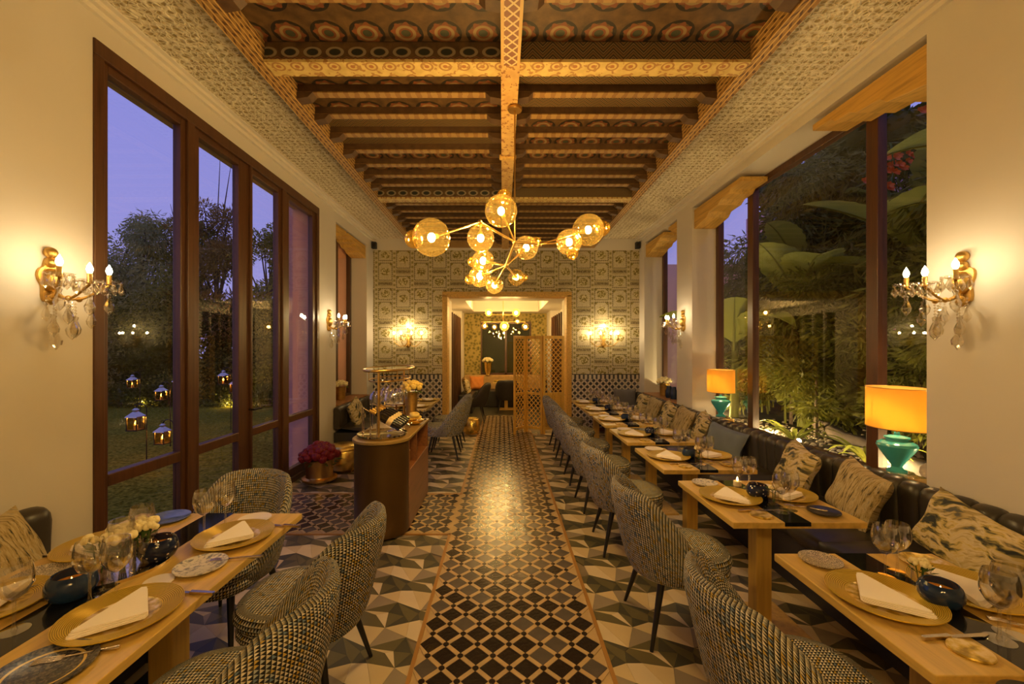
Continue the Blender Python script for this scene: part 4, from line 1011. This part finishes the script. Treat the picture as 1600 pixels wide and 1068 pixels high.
B.caps = False; lat([(.0386, .085), (.0386, .13)], 22).build('paper_label', 'label_paper', bt, smooth=60); lat([(.0165, .25), (.0165, .312)], 14).build('capsule', 'antique_gold', bt, smooth=60); B.caps = True
BN = ['nearest', 'second', 'third', 'fourth', 'rearmost']
for k in range(5):
    o = bt if k == 0 else copy_tree(bt)
    o['label'] = '%s wine bottle lying tilted in the sideboard cradle' % BN[k]; o.location = (-.915, 3.79+.078*k, ZS+.085); o.rotation_euler = (0, R(-60), R(4))
# glass cups hung upside down above the bottles
cp = thing('stem_glass', 'x', 'wine glass', group='glasses hanging from the gantry')
B.caps = False
lat([(.034, 0), (.046, -.0), (.052, -.06), (.040, -.10), (.012, -.125), (.005, -.135)][::-1], 20).build('bowl', 'crystal', cp, smooth=60); lat([(.005, .135), (.004, .20), (.03, .215)], 16).build('stem', 'crystal', cp, smooth=60); B.caps = True
for ch in kids(cp):
    if ch.name.startswith('bowl'): ch.data.transform(Matrix.Scale(-1, 4, (0, 0, 1)))
for k in range(8):
    o = cp if k == 0 else copy_tree(cp); o['label'] = 'upturned cut-glass goblet hanging in the gantry, %s from the camera' % ['nearest', 'second', 'third', 'fourth', 'fifth', 'sixth', 'seventh', 'last'][k]
    o.location = (-1.19 if k % 2 else -1.03, 3.86+.085*k, ZS+.27)
# vase of cream flowers, bread bowl, cake stand, dark ornament
def bouquet(t, c, R_, n, m_, pr, seed, sq=.7, leaf=True):
    rd = random.Random(seed)
    for k in range(n):
        a = 2.4*k; el = math.acos(1-(k+.5)/n*.95); d = Vector((sin(el)*cos(a), sin(el)*sin(a), cos(el)*sq)); p = Vector(c)+d*R_*rd.uniform(.85, 1.05)
        bb = B(); bb.ball(tuple(p), pr, 9, 6)
        for q in range(6):
            aa = q*PI/3; w = Vector((cos(aa), sin(aa), .35))*pr*.55; bb.ball(tuple(p+w), pr*.62, 7, 5)
        bb.build('flower', m_, t, smooth=80)
    if leaf:
        bb = B()
        for q in range(26):
            aa = rd.uniform(0, 2*PI); r = R_*rd.uniform(.6, 1.15); cc = Vector(c)+Vector((r*cos(aa), r*sin(aa), rd.uniform(-.5, .1)*R_)); d = Vector((cos(aa), sin(aa), rd.uniform(-.6, .3)))*R_*.28; w = Vector((-sin(aa), cos(aa), .2))*R_*.12
            bb.quad(tuple(cc-d), tuple(cc+w), tuple(cc+d), tuple(cc-w))
        bb.build('foliage', 'vase_leaf', t)
t = thing('gold_vase', 'tall ribbed gold vase of cream roses on the sideboard', 'vase', (-.98, 4.55, ZS))
lat([(.0001, 0), (.05, 0), (.055, .02), (.048, .05), (.062, .10), (.056, .15), (.068, .22), (.062, .28), (.075, .33), (.0001, .33)], 28).build('vase_body', 'antique_gold', t, smooth=40); bouquet(t, (0, 0, .36), .10, 16, 'yellow_petal', .03, 5)
t = thing('bread_bowl', 'low gold bowl heaped with bread beside the bottles', 'bowl', (-.93, 4.42, ZS))
lat([(.0001, 0), (.06, 0), (.10, .03), (.11, .05), (.10, .05), (.0001, .03)], 28).build('bowl', 'hammered_gold', t, smooth=40)
for k, (x, y, z, a) in enumerate(((-.03, -.02, .07, .3), (.03, .02, .07, 1.4), (0, .04, .10, 2.5), (.02, -.04, .10, .9))):
    b = B(); b.grid(lambda u, v: (x+(.035+.018*cos(2*PI*v))*cos(2*PI*u+a), y+(.035+.018*cos(2*PI*v))*sin(2*PI*u+a), z+.018*sin(2*PI*v)), 20, 8, cu=True, cv=True); b.build('bread_ring', 'yellow_petal', t, smooth=80)
t = thing('cake_stand', 'dark footed stand with small glasses on the sideboard', 'stand', (-1.16, 4.62, ZS))
lat([(.0001, 0), (.05, 0), (.05, .008), (.012, .02), (.010, .17), (.11, .185), (.11, .195), (.0001, .195)], 28).build('stand_body', 'walnut', t, smooth=40)
t = thing('ornament', 'small dark spiky ornament at the far end of the sideboard', 'ornament', (-.88, 4.70, ZS))
b = B(); b.lathe([(.0001, 0), (.035, 0), (.03, .012), (.010, .03), (.008, .08), (.0001, .085)], n=14)
for k in range(8): a = k*PI/4; b.tube([(0, 0, .08), (.05*cos(a), .05*sin(a), .085), (.075*cos(a), .075*sin(a), .10)], [.007, .006, .003], 6)
b.build('ornament_body', 'dark_iron', t, smooth=60)
# ---- floor pieces on the left
t = thing('flower_pot', 'brass pot of deep red roses on the floor by the glazed doors', 'flower pot', (-2.25, 5.20, 0))
for k in range(3): a = 2*PI*k/3; B().tube([(.11*cos(a), .11*sin(a), 0), (.10*cos(a), .10*sin(a), .04)], .012).build('foot', 'dark_iron', t)
lat([(.0001, .035), (.19, .035), (.205, .045), (.205, .065), (.16, .075), (.155, .09), (.165, .20), (.172, .28), (.18, .29), (.0001, .285)], 36).build('pot', 'brass', t, smooth=40); bouquet(t, (0, 0, .30), .20, 34, 'red_petal', .05, 8, .75)
pf_me = [(.0001, 0), (.17, 0), (.225, .05), (.235, .16), (.225, .27), (.20, .33), (.185, .345), (.0001, .35)]
t = thing('stool', 'hammered gold drum stool behind the red roses', 'stool', (-2.14, 5.72, 0), group='hammered gold stools'); lat(pf_me, 36).build('drum', 'hammered_gold', t, smooth=50); lat([(.228, .292), (.234, .30), (.228, .308)], 36).build('rim_band', 'brass', t, smooth=60)
t = thing('stool', 'hammered gold drum stool in the doorway', 'stool', (-.60, 8.15, 0), group='hammered gold stools'); lat([(.0001, 0), (.12, 0), (.165, .06), (.17, .16), (.155, .25), (.12, .30), (.0001, .31)], 32).build('drum', 'hammered_gold', t, smooth=50); lat([(.145, .268), (.15, .275), (.144, .283)], 32).build('rim_band', 'brass', t, smooth=60)
# ---- niche plants
for x, y, lab in ((-2.74, 7.15, 'left'), (2.88, 7.5, 'right')):
    t = thing('potted_flowers', 'ribbed pot of white flowers on the far %s niche sill' % lab, 'plant', (x, y, .77 if x < 0 else .80), group='sill flower pots')
    lat([(.0001, 0), (.075, 0), (.08, .02), (.085, .20), (.09, .22), (.0001, .21)], 28).build('pot', 'antique_gold', t, smooth=40); bouquet(t, (0, 0, .24), .11, 18, 'cream_petal', .03, 12)
for k, y in enumerate((7.0, 7.2)):
    put('glass_jar', B().lathe([(.0001, 0), (.05, 0), (.06, .03), (.06, .12), (.04, .16), (.035, .20), (.03, .20), (.03, .16), (.0001, .02)], n=20).mesh('glass_jar', 'navy_glaze', 50), (2.84, y, .80), ('nearer', 'farther')[k]+' dark glass jar on the far right niche sill', 'jar', 0, 'dark sill jars')
# ---- lattice screen in the doorway
t = thing('folding_screen', 'carved wooden lattice folding screen standing in the doorway', 'screen', (.72, 8.1, 0))
SP = [(.218, 8.00), (.455, 8.30), (.77, 8.06), (1.20, 8.22)]
for k in range(3):
    a, c = Vector((*SP[k], 0)), Vector((*SP[k+1], 0)); d = (c-a); Lw = d.length; d.normalize(); n_ = Vector((-d.y, d.x, 0))
    def pl(u, z, w): q = a+d*u+n_*w; return (q.x, q.y, z)
    def slab(b, u0, u1, z0, z1, w=.016):
        kk = len(b.v); b.v += [pl(u, z, ww) for z in (z0, z1) for ww in (-w, w) for u in (u0, u1)]
        for f in ((0, 2, 3, 1), (4, 5, 7, 6), (0, 1, 5, 4), (2, 6, 7, 3), (0, 4, 6, 2), (1, 3, 7, 5)): b._f(*[kk+i for i in f])
    pn = B(); slab(pn, .005, .045, .0, 1.88); o = pn.build('stile', 'screen_wood', t, W=True)
    pn = B(); slab(pn, Lw-.045, Lw-.005, .0, 1.88); pn.build('stile', 'screen_wood', t, W=True)
    for z0, z1 in ((.08, .13), (.74, .79), (1.82, 1.88)): pn = B(); slab(pn, .045, Lw-.045, z0, z1); pn.build('rail', 'screen_wood', t, W=True)
    lt = B()
    for z0, z1 in ((.79, 1.82), (.13, .74)):
        if k == 2 and z0 < .5: pit = .05
        else: pit = .10
        W_ = Lw-.09; H_ = z1-z0
        for sg in (1, -1):
            m0 = -H_ if sg > 0 else 0
            q = m0
            while q < (W_ if sg > 0 else W_+H_):
                # line u = q + sg*(z-z0)
                zs = [0, H_]; pts_ = []
                za = max(0, (0-q)/1 if sg > 0 else (q-W_)); zb = min(H_, (W_-q) if sg > 0 else q)
                if zb-za > .02:
                    for zz, uu in ((za, q+sg*za), (zb, q+sg*zb)): pts_.append(Vector(pl(.045+uu, z0+zz, .004*sg)))
                    lt.tube(pts_, .0105, 4)
                q += pit
    o = lt.build('lattice', 'screen_wood', t, W=True); o['kind'] = 'stuff'
    if k == 2: pn = B(); slab(pn, .045, Lw-.045, .13, .74, .004); pn.build('lower_panel', 'screen_wood', t, W=True)

# ================================================================== THINGS IN THE ROOM BEYOND
t = thing('banquette', 'dark banquette under the window of the room beyond', 'banquette', (0, 12.0, 0), group='leather banquettes')
B().box(-1.1, 1.25, 11.75, 12.35, .0, .45).build('seat', 'dark_seat', t, bev=.02, W=True); B().box(-1.1, 1.25, 12.2, 12.38, .45, .86).build('backrest', 'tan_cushion', t, bev=.03, W=True); B().box(-1.10, -.75, 10.6, 11.75, 0, .45).build('side_seat', 'dark_seat', t, bev=.02, W=True)
cushion('o', (-.72, 11.95, .66), -80, 'orange cushion in the room beyond the doorway', 15); cushion('t', (-.98, 11.3, .66), 10, 'tan cushion in the room beyond the doorway', 15); cushion('f', (-.92, 10.95, .64), 0, 'patterned cushion in the room beyond the doorway', 15)
copy_tree(tb0, (.1, 11.35, 0), 0, 'laid table in the room beyond the doorway', 'tables beyond the doorway')
for x in (-.08, .28): put('charger_plate', charger_me, (x, 11.3, ZT), 'gold charger in the room beyond, %s one' % ('left' if x < 0 else 'right'), 'plate', 0, 'charger plates')
t = thing('urn', 'gold urn of white flowers before the window of the room beyond', 'vase', (-.42, 12.22, .86)); lat([(.0001, 0), (.07, 0), (.06, .03), (.09, .12), (.11, .34), (.13, .38), (.0001, .37)], 28).build('urn_body', 'hammered_gold', t, smooth=40); bouquet(t, (0, 0, .40), .13, 18, 'cream_petal', .04, 3)
t = thing('ring_chandelier', 'brass chandelier with glass discs in the room beyond the doorway', 'chandelier', (.02, 10.5, 2.97))
b = B(); b.tube([(0, 0, 0), (0, 0, -.85)], .008); b.tube([(-.55, 0, -.68), (.55, 0, -.68)], .008); b.tube([(0, -.3, -.78), (0, .3, -.78)], .008); b.tube([(-.4, 0, -.50), (.4, 0, -.50)], .008); b.build('frame', 'brass', t, smooth=60)
for k, (x, y, z, r) in enumerate(((-.36, 0, -.45, .07), (.32, 0, -.45, .075), (-.46, 0, -.78, .06), (-.22, .1, -.80, .05), (.03, -.3, -.80, .085), (.55, 0, -.80, .07), (.36, .1, -.66, .05))):
    r *= 1.35; g_ = B().ball((x, y, z), r, 18, 10); g_.build('globe', 'amber_globe', t, smooth=80); B().ball((x, y, z), r*.42, 12, 8).build('bulb', 'bulb_soft', t, smooth=80)
    if k in (0, 1, 4): light(t, (x, y, z), P_BACK, size=.03)

# ================================================================== GARDEN ON THE LEFT
GZ = -.10
struct(B().box(-45, -2.93, -14, 40, GZ-.1, GZ).build('ground_lawn', 'lawn'))
struct(B().box(-60, 60, -20, 70, -1.2, -1.0).build('ground_far', 'soil'))
def leaves(n, fn, lw, ll, seed, droop=0., mat='tree_green'):
    """n single leaves; fn(rd) gives a point and an outward direction"""
    rd = random.Random(seed); b = B()
    for _ in range(n):
        p, d = fn(rd); d = (Vector(d)+Vector((rd.gauss(0, .5), rd.gauss(0, .5), rd.gauss(0, .4)-droop))).normalized()
        w = d.cross(Vector((rd.gauss(0, 1), rd.gauss(0, 1), rd.gauss(0, 1)))).normalized()*lw*rd.uniform(.6, 1.2); l = d*ll*rd.uniform(.6, 1.2); p = Vector(p)
        k = len(b.v); b.v += [tuple(p), tuple(p+l*.45+w), tuple(p+l), tuple(p+l*.45-w)]; b._f(k, k+1, k+2, k+3)
    return b
def clumps(cs, up=.3):
    """leaf source: spheres (x,y,z,r), leaves near their skins"""
    tot = [c[3]**2 for c in cs]; S = sum(tot)
    def fn(rd):
        q = rd.random()*S
        for c, a in zip(cs, tot):
            q -= a
            if q <= 0: break
        d = Vector((rd.gauss(0, 1), rd.gauss(0, 1), rd.gauss(0, 1))).normalized(); r = c[3]*rd.random()**.4
        return (c[0]+d.x*r, c[1]+d.y*r, c[2]+d.z*r*.8), (d.x, d.y, d.z+up)
    return fn
def tree(label, x, y, h, r, m_, n, seed, lw=.028, ll=.13, droop=.3, twigs=0):
    n *= 2
    t = thing('garden_tree', label, 'tree', (x, y, GZ), group='trees beyond the lawn'); rd = random.Random(seed)
    b = B(); b.tube([(0, 0, 0), (.1, .05, h*.35), (-.05, .1, h*.6)], [.16, .11, .06], 8)
    cs = []
    for k in range(24):
        a = rd.uniform(0, 2*PI); q = rd.random(); z = h*lerp(.30, .93, q); rr = r*(1-.55*q)*rd.uniform(.3, 1); cx, cy = rr*cos(a), rr*sin(a)
        cs.append((cx, cy, z, r*lerp(.52, .22, q))); b.tube([(0, .05, z*.6), (cx, cy, z)], [.04, .012], 5)
    for k in range(twigs):
        a = rd.uniform(0, 2*PI); b.tube([(.2*cos(a), .2*sin(a), h*.8), (.5*cos(a), .5*sin(a), h*rd.uniform(1.02, 1.14))], [.02, .006], 4)
    b.build('trunk', 'bark', t, smooth=60)
    o = leaves(n, clumps(cs), lw, ll, seed, droop, m_).build('foliage', m_, t); o['kind'] = 'stuff'
    return t
tree('leafy grey-green tree at the left edge of the first glass pane', -14.2, 15, 6.6, 2.6, 'tree_grey_green', 6500, 1)
tree('drooping willow-like tree in the middle of the first glass pane', -12.4, 14.4, 6.7, 1.9, 'tree_grey_green', 7000, 2, .018, .20, 1.1)
tree('bare-twigged tree at the right of the first glass pane', -11.0, 14.8, 6.5, 1.7, 'tree_green', 5500, 3, twigs=5)
tree('tall rust-green feathery tree in the second glass pane', -9.8, 14.4, 7.4, 1.6, 'tree_rust', 7000, 4, .022, .18, 0, 3)
tree('rounded green tree in the third glass pane', -8.1, 14.6, 6.3, 1.5, 'tree_green', 6500, 5)
tree('green tree half hidden by the pink pier', -6.4, 15.2, 6.0, 1.6, 'tree_grey_green', 4500, 6)
tree('far green tree beyond the left edge of the doors', -17.5, 14.6, 6.2, 2.8, 'tree_green', 5000, 7)
for k, (x, m_, h) in enumerate(((-17, 'hedge_green', 2.6), (-15.0, 'tree_green', 3.2), (-13.2, 'tree_grey_green', 3.4), (-11.6, 'hedge_green', 3.0), (-10.0, 'tree_green', 3.4), (-8.5, 'hedge_green', 3.2), (-7.0, 'tree_green', 3.2), (-5.4, 'hedge_green', 3.0))):
    t = thing('garden_shrub', 'dense dark shrub behind the lawn, number %s from the left' % ['one', 'two', 'three', 'four', 'five', 'six', 'seven', 'eight'][k], 'shrub', (x, 13.6, GZ), group='shrubs behind the lawn')
    rd = random.Random(k+40); cs = [(rd.uniform(-.9, .9), rd.uniform(-.3, .5), rd.uniform(.3, h), rd.uniform(.5, .85)) for _ in range(16)]
    b = B()
    for c in cs: b.ball((c[0], c[1]+.3, c[2]), c[3]*.62, 8, 6)
    b.build('light_block_core', 'hedge_green', t, smooth=80)  # dark balls added inside the leaves to block light
    o = leaves(8000, clumps(cs, .1), .03, .12, k+60, .2, m_).build('foliage', m_, t); o['kind'] = 'stuff'
# low clipped border
for k in range(9):
    x = -16+1.5*k; cs = [(random.Random(k*7+i).uniform(-.7, .7), random.Random(k*9+i).uniform(-.2, .2), .28, .42) for i in range(6)]
    t = thing('border_bush', 'low bush at the lawn edge, %s along the border' % ['first', 'second', 'third', 'fourth', 'fifth', 'sixth', 'seventh', 'eighth', 'ninth'][k], 'bush', (x, 12.7, GZ), group='low border bushes')
    o = leaves(1500, clumps(cs), .03, .11, k+90, 0, 'hedge_green').build('foliage', 'hedge_green', t); o['kind'] = 'stuff'
    B().tube([(0, 0, 0), (0, 0, .3)], .05).build('stem', 'bark', t)
# ---- candle lanterns on shepherd hooks
def make_lantern():
    t = thing('garden_lantern', '', 'lantern', group='candle lanterns in the garden')
    w = .062; h = .17
    B().box(-w-.008, w+.008, -w-.008, w+.008, 0, .014).build('base', 'dark_iron', t)
    for sx in (-1, 1):
        for sy in (-1, 1): B().box(sx*w-.005, sx*w+.005, sy*w-.005, sy*w+.005, .014, h).build('post', 'dark_iron', t)
    for a in ((-w, w, -w-.001, -w+.001), (-w, w, w-.001, w+.001), (-w-.001, -w+.001, -w, w), (w-.001, w+.001, -w, w)): B().box(*a, .014, h).build('pane', 'lantern_glass', t)
    b = B(); b.lathe([(.108, h), (.104, h+.012), (.035, h+.065), (.028, h+.07), (.028, h+.085), (.04, h+.09), (.012, h+.115), (.0001, h+.12)], n=4, a0=PI/4); b.build('roof', 'steel', t)
    b = B(); b.grid(lambda u, v: ((.022+.003*cos(2*PI*v))*cos(2*PI*u), .003*sin(2*PI*v), h+.137+(.022+.003*cos(2*PI*v))*sin(2*PI*u)), 16, 6, cu=True, cv=True); b.build('ring', 'dark_iron', t, smooth=80)
    B().lathe([(.0001, .014), (.022, .014), (.022, .07), (.0001, .07)], n=14).build('candle', 'wax', t)
    B().lathe([(.0001, .072), (.013, .088), (.009, .105), (.0001, .13)], n=10).build('flame', 'flame', t, smooth=80)
    light(t, (0, 0, .150), P_LANT, (1, .5, .12), .015)
    return t
ln = None
LN = [(212, 672, 6.2, 1.15, 'large front candle lantern at the left of the lawn'), (254, 693, 6.2, 1.05, 'front candle lantern hanging lowest from its crook'), (207, 606, 9.0, 1.0, 'small candle lantern far left by the hedge'), (252, 625, 7.5, .95, 'candle lantern hanging between the front pair and the hedge'),
      (279, 610, 8.0, 1.0, 'candle lantern half hidden by the first mullion'), (349, 600, 9.0, 1.05, 'candle lantern in the second pane, left one'), (367, 613, 9.0, 1.05, 'candle lantern in the second pane, right one')]
for k, (px, py, Y, sc, lab) in enumerate(LN):
    x, z = PX(px, Y), ZY(py, Y)
    if ln is None: ln = make_lantern(); o = ln
    else: o = copy_tree(ln)
    o.location = (x, Y, z); o.scale = (sc,)*3; o['label'] = lab
    zt = z+.34*sc
    if True:
        h_ = thing('shepherd_hook', 'thin iron crook stake for the '+('large front lantern', 'lowest front lantern', 'far left lantern', 'lantern behind the front pair', 'lantern by the first mullion', 'left lantern in the second pane', 'right lantern in the second pane')[k], 'garden stake', (x+.16, Y, GZ), group='shepherd hooks')
        pts_ = [(0, 0, 0), (0, 0, zt-GZ-.08)]+[(-.08+.08*cos(a), 0, zt-GZ-.08+.08*sin(a)) for a in [PI*i/8 for i in range(1, 9)]]+[(-.16, 0, zt-GZ-.20*sc)]
        B().tube(pts_, .007, 6).build('stake', 'dark_iron', h_, smooth=60)

# ================================================================== COURTYARD ON THE RIGHT
CZ = .45
struct(B().box(3.12, 7.6, -1, 12, -1.0, CZ).build('ground_courtyard', 'soil'))
struct(B().box(7.5, 7.8, -2, 13, CZ, 5.6).build('wall_courtyard', 'terracotta_pale')); struct(B().box(3.13, 7.5, 11.4, 11.6, CZ, 3.9).build('wall_courtyard_end', 'terracotta_pale'))
# pebbles
rd = random.Random(21); b = B()
for _ in range(1500):
    x = 3.2+abs(rd.gauss(0, .75)); y = rd.uniform(2.2, 7.0); r = rd.uniform(.012, .035)
    if x < 6: b.lathe([(.0001, -r*.5), (r, 0), (r*.7, r*.45), (.0001, r*.6)], (x, y, CZ+.008), 6, 1, rd.uniform(.6, 1.2), rd.random()*3)
o = struct(b.build('ground_pebbles', 'pebble', smooth=60), 'stuff'); tag(o, 'loose pebbles on the courtyard bed outside the window', 'pebbles')
# bamboo thicket, clump by clump
for k in range(8):
    y = .8+1.15*k; x = 5.1+.35*sin(k*2.1); rd = random.Random(200+k)
    t = thing('bamboo_clump', 'leafy bamboo clump outside the right window, %s from the near end' % ['first', 'second', 'third', 'fourth', 'fifth', 'sixth', 'seventh', 'eighth'][k], 'bamboo', (x, y, CZ), group='bamboo clumps'); H = 3.5+.4*sin(k*1.7)
    for q in range(7):
        a = rd.uniform(0, 2*PI); r = rd.uniform(.05, .45); bx, by = r*cos(a), r*sin(a); lx, ly = rd.uniform(-.5, .2), rd.uniform(-.3, .3)
        B().tube([(bx, by, 0), (bx+lx*.3, by+ly*.3, H*.5), (bx+lx, by+ly, H)], [.018, .015, .006], 6).build('cane', 'bamboo_green', t, smooth=60)
    cs = [(rd.uniform(-.7, .5), rd.uniform(-.55, .55), rd.uniform(.75, H), rd.uniform(.3, .55)) for _ in range(20)]
    o = leaves(5200, clumps(cs, -.2), .016, .17, 300+k, .5).build('foliage', 'bamboo_green', t); o['kind'] = 'stuff'
    t2 = thing('dark_shrub', 'dark shrub behind the bamboo, %s from the near end' % ['first', 'second', 'third', 'fourth', 'fifth', 'sixth', 'seventh', 'eighth'][k], 'shrub', (x+.75, y+.4, CZ), group='shrubs behind the bamboo')
    cs = [(rd.uniform(-.3, .5), rd.uniform(-.6, .6), rd.uniform(.2, 4.6), rd.uniform(.4, .65)) for _ in range(28)]
    b = B()
    for c in cs: b.ball(c[:3], c[3]*.7, 8, 6)
    b.build('light_block_core', 'hedge_green', t2, smooth=80); o = leaves(4500, clumps(cs), .04, .17, 400+k, .2).build('foliage', 'hedge_green', t2); o['kind'] = 'stuff'  # added core stops light coming through the foliage
# leafy shrubs in front of the bamboo stems
for k in range(7):
    y = 1.6+1.0*k; x = 4.35+.2*sin(k*2.7); rd = random.Random(700+k)
    t = thing('leafy_shrub', 'leafy shrub before the bamboo stems, %s from the near end' % ['first', 'second', 'third', 'fourth', 'fifth', 'sixth', 'seventh'][k], 'shrub', (x, y, CZ), group='courtyard leafy shrubs')
    B().tube([(0, 0, 0), (.03, .02, .9)], [.03, .015], 6).build('stem', 'bark', t)
    cs = [(rd.uniform(-.25, .35), rd.uniform(-.5, .5), rd.uniform(.3, 2.1), rd.uniform(.22, .4)) for _ in range(12)]
    o = leaves(3200, clumps(cs, 0), .018, .13, 800+k, .3).build('foliage', ('hedge_green', 'bamboo_green')[k % 2], t); o['kind'] = 'stuff'
# banana plants: arching blades with a midrib
def banana_leaf(t, base, head, L, W, rise, arch, seed):
    rd = random.Random(seed); d = Vector((cos(head), sin(head), 0)); w = Vector((-sin(head), cos(head), 0))
    def mid(q): return Vector(base)+d*(L*q*cos(rise)*(1-.12*q*arch))+Vector((0, 0, L*(q*sin(rise)-arch*q*q*.55)))
    def fn(u, v):
        q = .0+u; s_ = 2*v-1; prof = (sin(PI*min(1, max(0, (q-.12)/.88))**.75) if q > .12 else 0); hw = W*.5*prof**.8 if prof > 0 else .012
        rag = 1+.06*sin(q*60+s_*4+seed)
        return mid(q)+w*s_*max(.012, hw*rag)+Vector((0, 0, abs(s_)*hw*.28))
    b = B(); b.grid(fn, 26, 6); lf = b.build('leaf', 'banana_green', t, smooth=60)
    B().tube([tuple(mid(q/10)-Vector((0, 0, .01))) for q in range(11)], [.022-.0018*q for q in range(11)], 6).build('midrib', 'bamboo_green', lf, smooth=60)
for k, (x, y, h, lv, lab) in enumerate(((4.0, 7.3, 1.7, 9, 'banana plant outside the far end of the right window'), (4.55, 6.4, 2.5, 11, 'tall banana plant outside the middle of the right window'), (5.0, 4.9, 2.7, 9, 'banana plant outside the near end of the right window'), (4.6, 3.5, 2.8, 8, 'banana plant partly hidden by the near right wall'))):
    t = thing('banana_plant', lab, 'plant', (x, y, CZ), group='banana plants'); rd = random.Random(50+k)
    B().tube([(0, 0, 0), (.04, .02, h*.5), (0, 0, h)], [.075, .06, .04], 10).build('stem', 'bamboo_green', t, smooth=60)
    for q in range(lv):
        a = 2.399*q+k*.9; banana_leaf(t, (0, 0, h*.92-.06*q), a, rd.uniform(1.4, 2.0), rd.uniform(.5, .72), R(rd.uniform(25, 68)), rd.uniform(.45, 1.0), q+k*10)
# strap-leaved plant at the glass, orange flowers, logs
for k, (x, y) in enumerate(((3.66, 5.3), (3.72, 4.3))):
    t = thing('strap_plant', ('farther', 'nearer')[k]+' low strap-leaved plant beside the courtyard spotlight', 'plant', (x, y, CZ), group='strap-leaved plants')
    for q in range(16):
        a = 2.399*q; L = .55+.2*sin(q*3.3); d = Vector((cos(a), sin(a), 0)); w = Vector((-sin(a), cos(a), 0))
        B().grid(lambda u, v: d*(L*u*.75)+w*(2*v-1)*.028*sin(PI*min(1, .12+u*.88))+Vector((0, 0, L*(1.0*u-.75*u*u))), 8, 2).build('blade', 'banana_green', t, smooth=60)
rd = random.Random(77)
for k, (x, y, z) in enumerate(((4.55, 4.95, 3.75), (4.3, 4.2, 4.15))):
    t = thing('orange_blossom', ('larger', 'upper')[k]+' hanging orange blossom cluster at the top of the right window', 'flowers', (x, y, z), group='orange blossom clusters')
    B().tube([(0, 0, .3), (.05, 0, 0), (0, 0, -.2)], .01, 5).build('stem', 'stem_green', t)
    for q in range(30):
        b = B(); p = Vector((rd.gauss(0, .10), rd.gauss(0, .10), rd.gauss(0, .12)))
        for m2 in range(5):
            a = m2*2*PI/5; dd = Vector((cos(a), .4*sin(a)-.5, sin(a)))*.05; ww = Vector((-sin(a), 0, cos(a)))*.022; b.quad(tuple(p), tuple(p+dd*.6+ww), tuple(p+dd), tuple(p+dd*.6-ww))
        b.build('flower', 'orange_petal', t)
for k, (p0, p1, r) in enumerate((((3.75, 3.7, .55), (4.4, 5.9, .58), .08), ((4.0, 3.2, .53), (4.6, 4.6, .54), .06))):
    t = thing('log', ('longer', 'shorter')[k]+' weathered log lying on the courtyard bed', 'log', (p0[0], p0[1], CZ), group='courtyard logs')
    q = [Vector(p0).lerp(Vector(p1), i/8)+Vector((.03*sin(i*2.), 0, .015*cos(i*1.7))) for i in range(9)]; B().tube([tuple(v_) for v_ in q], [r*(.8+.2*cos(i)) for i in range(9)], 10).build('trunk', 'bark', t, smooth=60, W=True)
t = thing('garden_spotlight', 'small bright spotlight set in the pebbles outside the right window', 'spotlight', (3.40, 4.84, CZ))
b = B(); b.lathe([(.0001, 0), (.012, 0), (.012, .06), (.03, .07), (.036, .12), (.0001, .118)], n=16); b.build('housing', 'dark_iron', t, smooth=50)
B().ball((-.01, -.005, .135), .026, 12, 8).build('lens', 'spot_lens', t, smooth=80); light(t, (.02, .02, .19), P_SPOT, (1, .75, .36), .02)

def uplight(x, y, z, power, lab, col=(1, .70, .30)):
    t = thing('fill_uplight', lab, 'spotlight', (x, y, z), group='added fill uplights')     # added lamp to brighten the planting, set flush in the ground
    b = B(); b.lathe([(.0001, -.05), (.05, -.05), (.06, .004), (.055, .010), (.045, .006), (.0001, .004)], n=18); b.build('housing', 'dark_iron', t, smooth=50)
    B().lathe([(.0001, .007), (.042, .007), (.03, .012), (.0001, .014)], n=16).build('lens', 'bulb_soft', t); light(t, (0, 0, .06), power, col, .03)
for k, (x, y) in enumerate(((3.75, 2.9), (3.72, 4.15), (3.7, 5.9), (3.7, 7.6))): uplight(x, y, CZ, 75, 'added flush uplight brightening the courtyard planting, %s from the near end' % ('first', 'second', 'third', 'fourth')[k])
for k, x in enumerate((-13.8, -10.9, -8.0)): uplight(x, 12.72, GZ, 60, 'added fill uplight, unseen among the border bushes, %s one' % ('left', 'middle', 'right')[k])
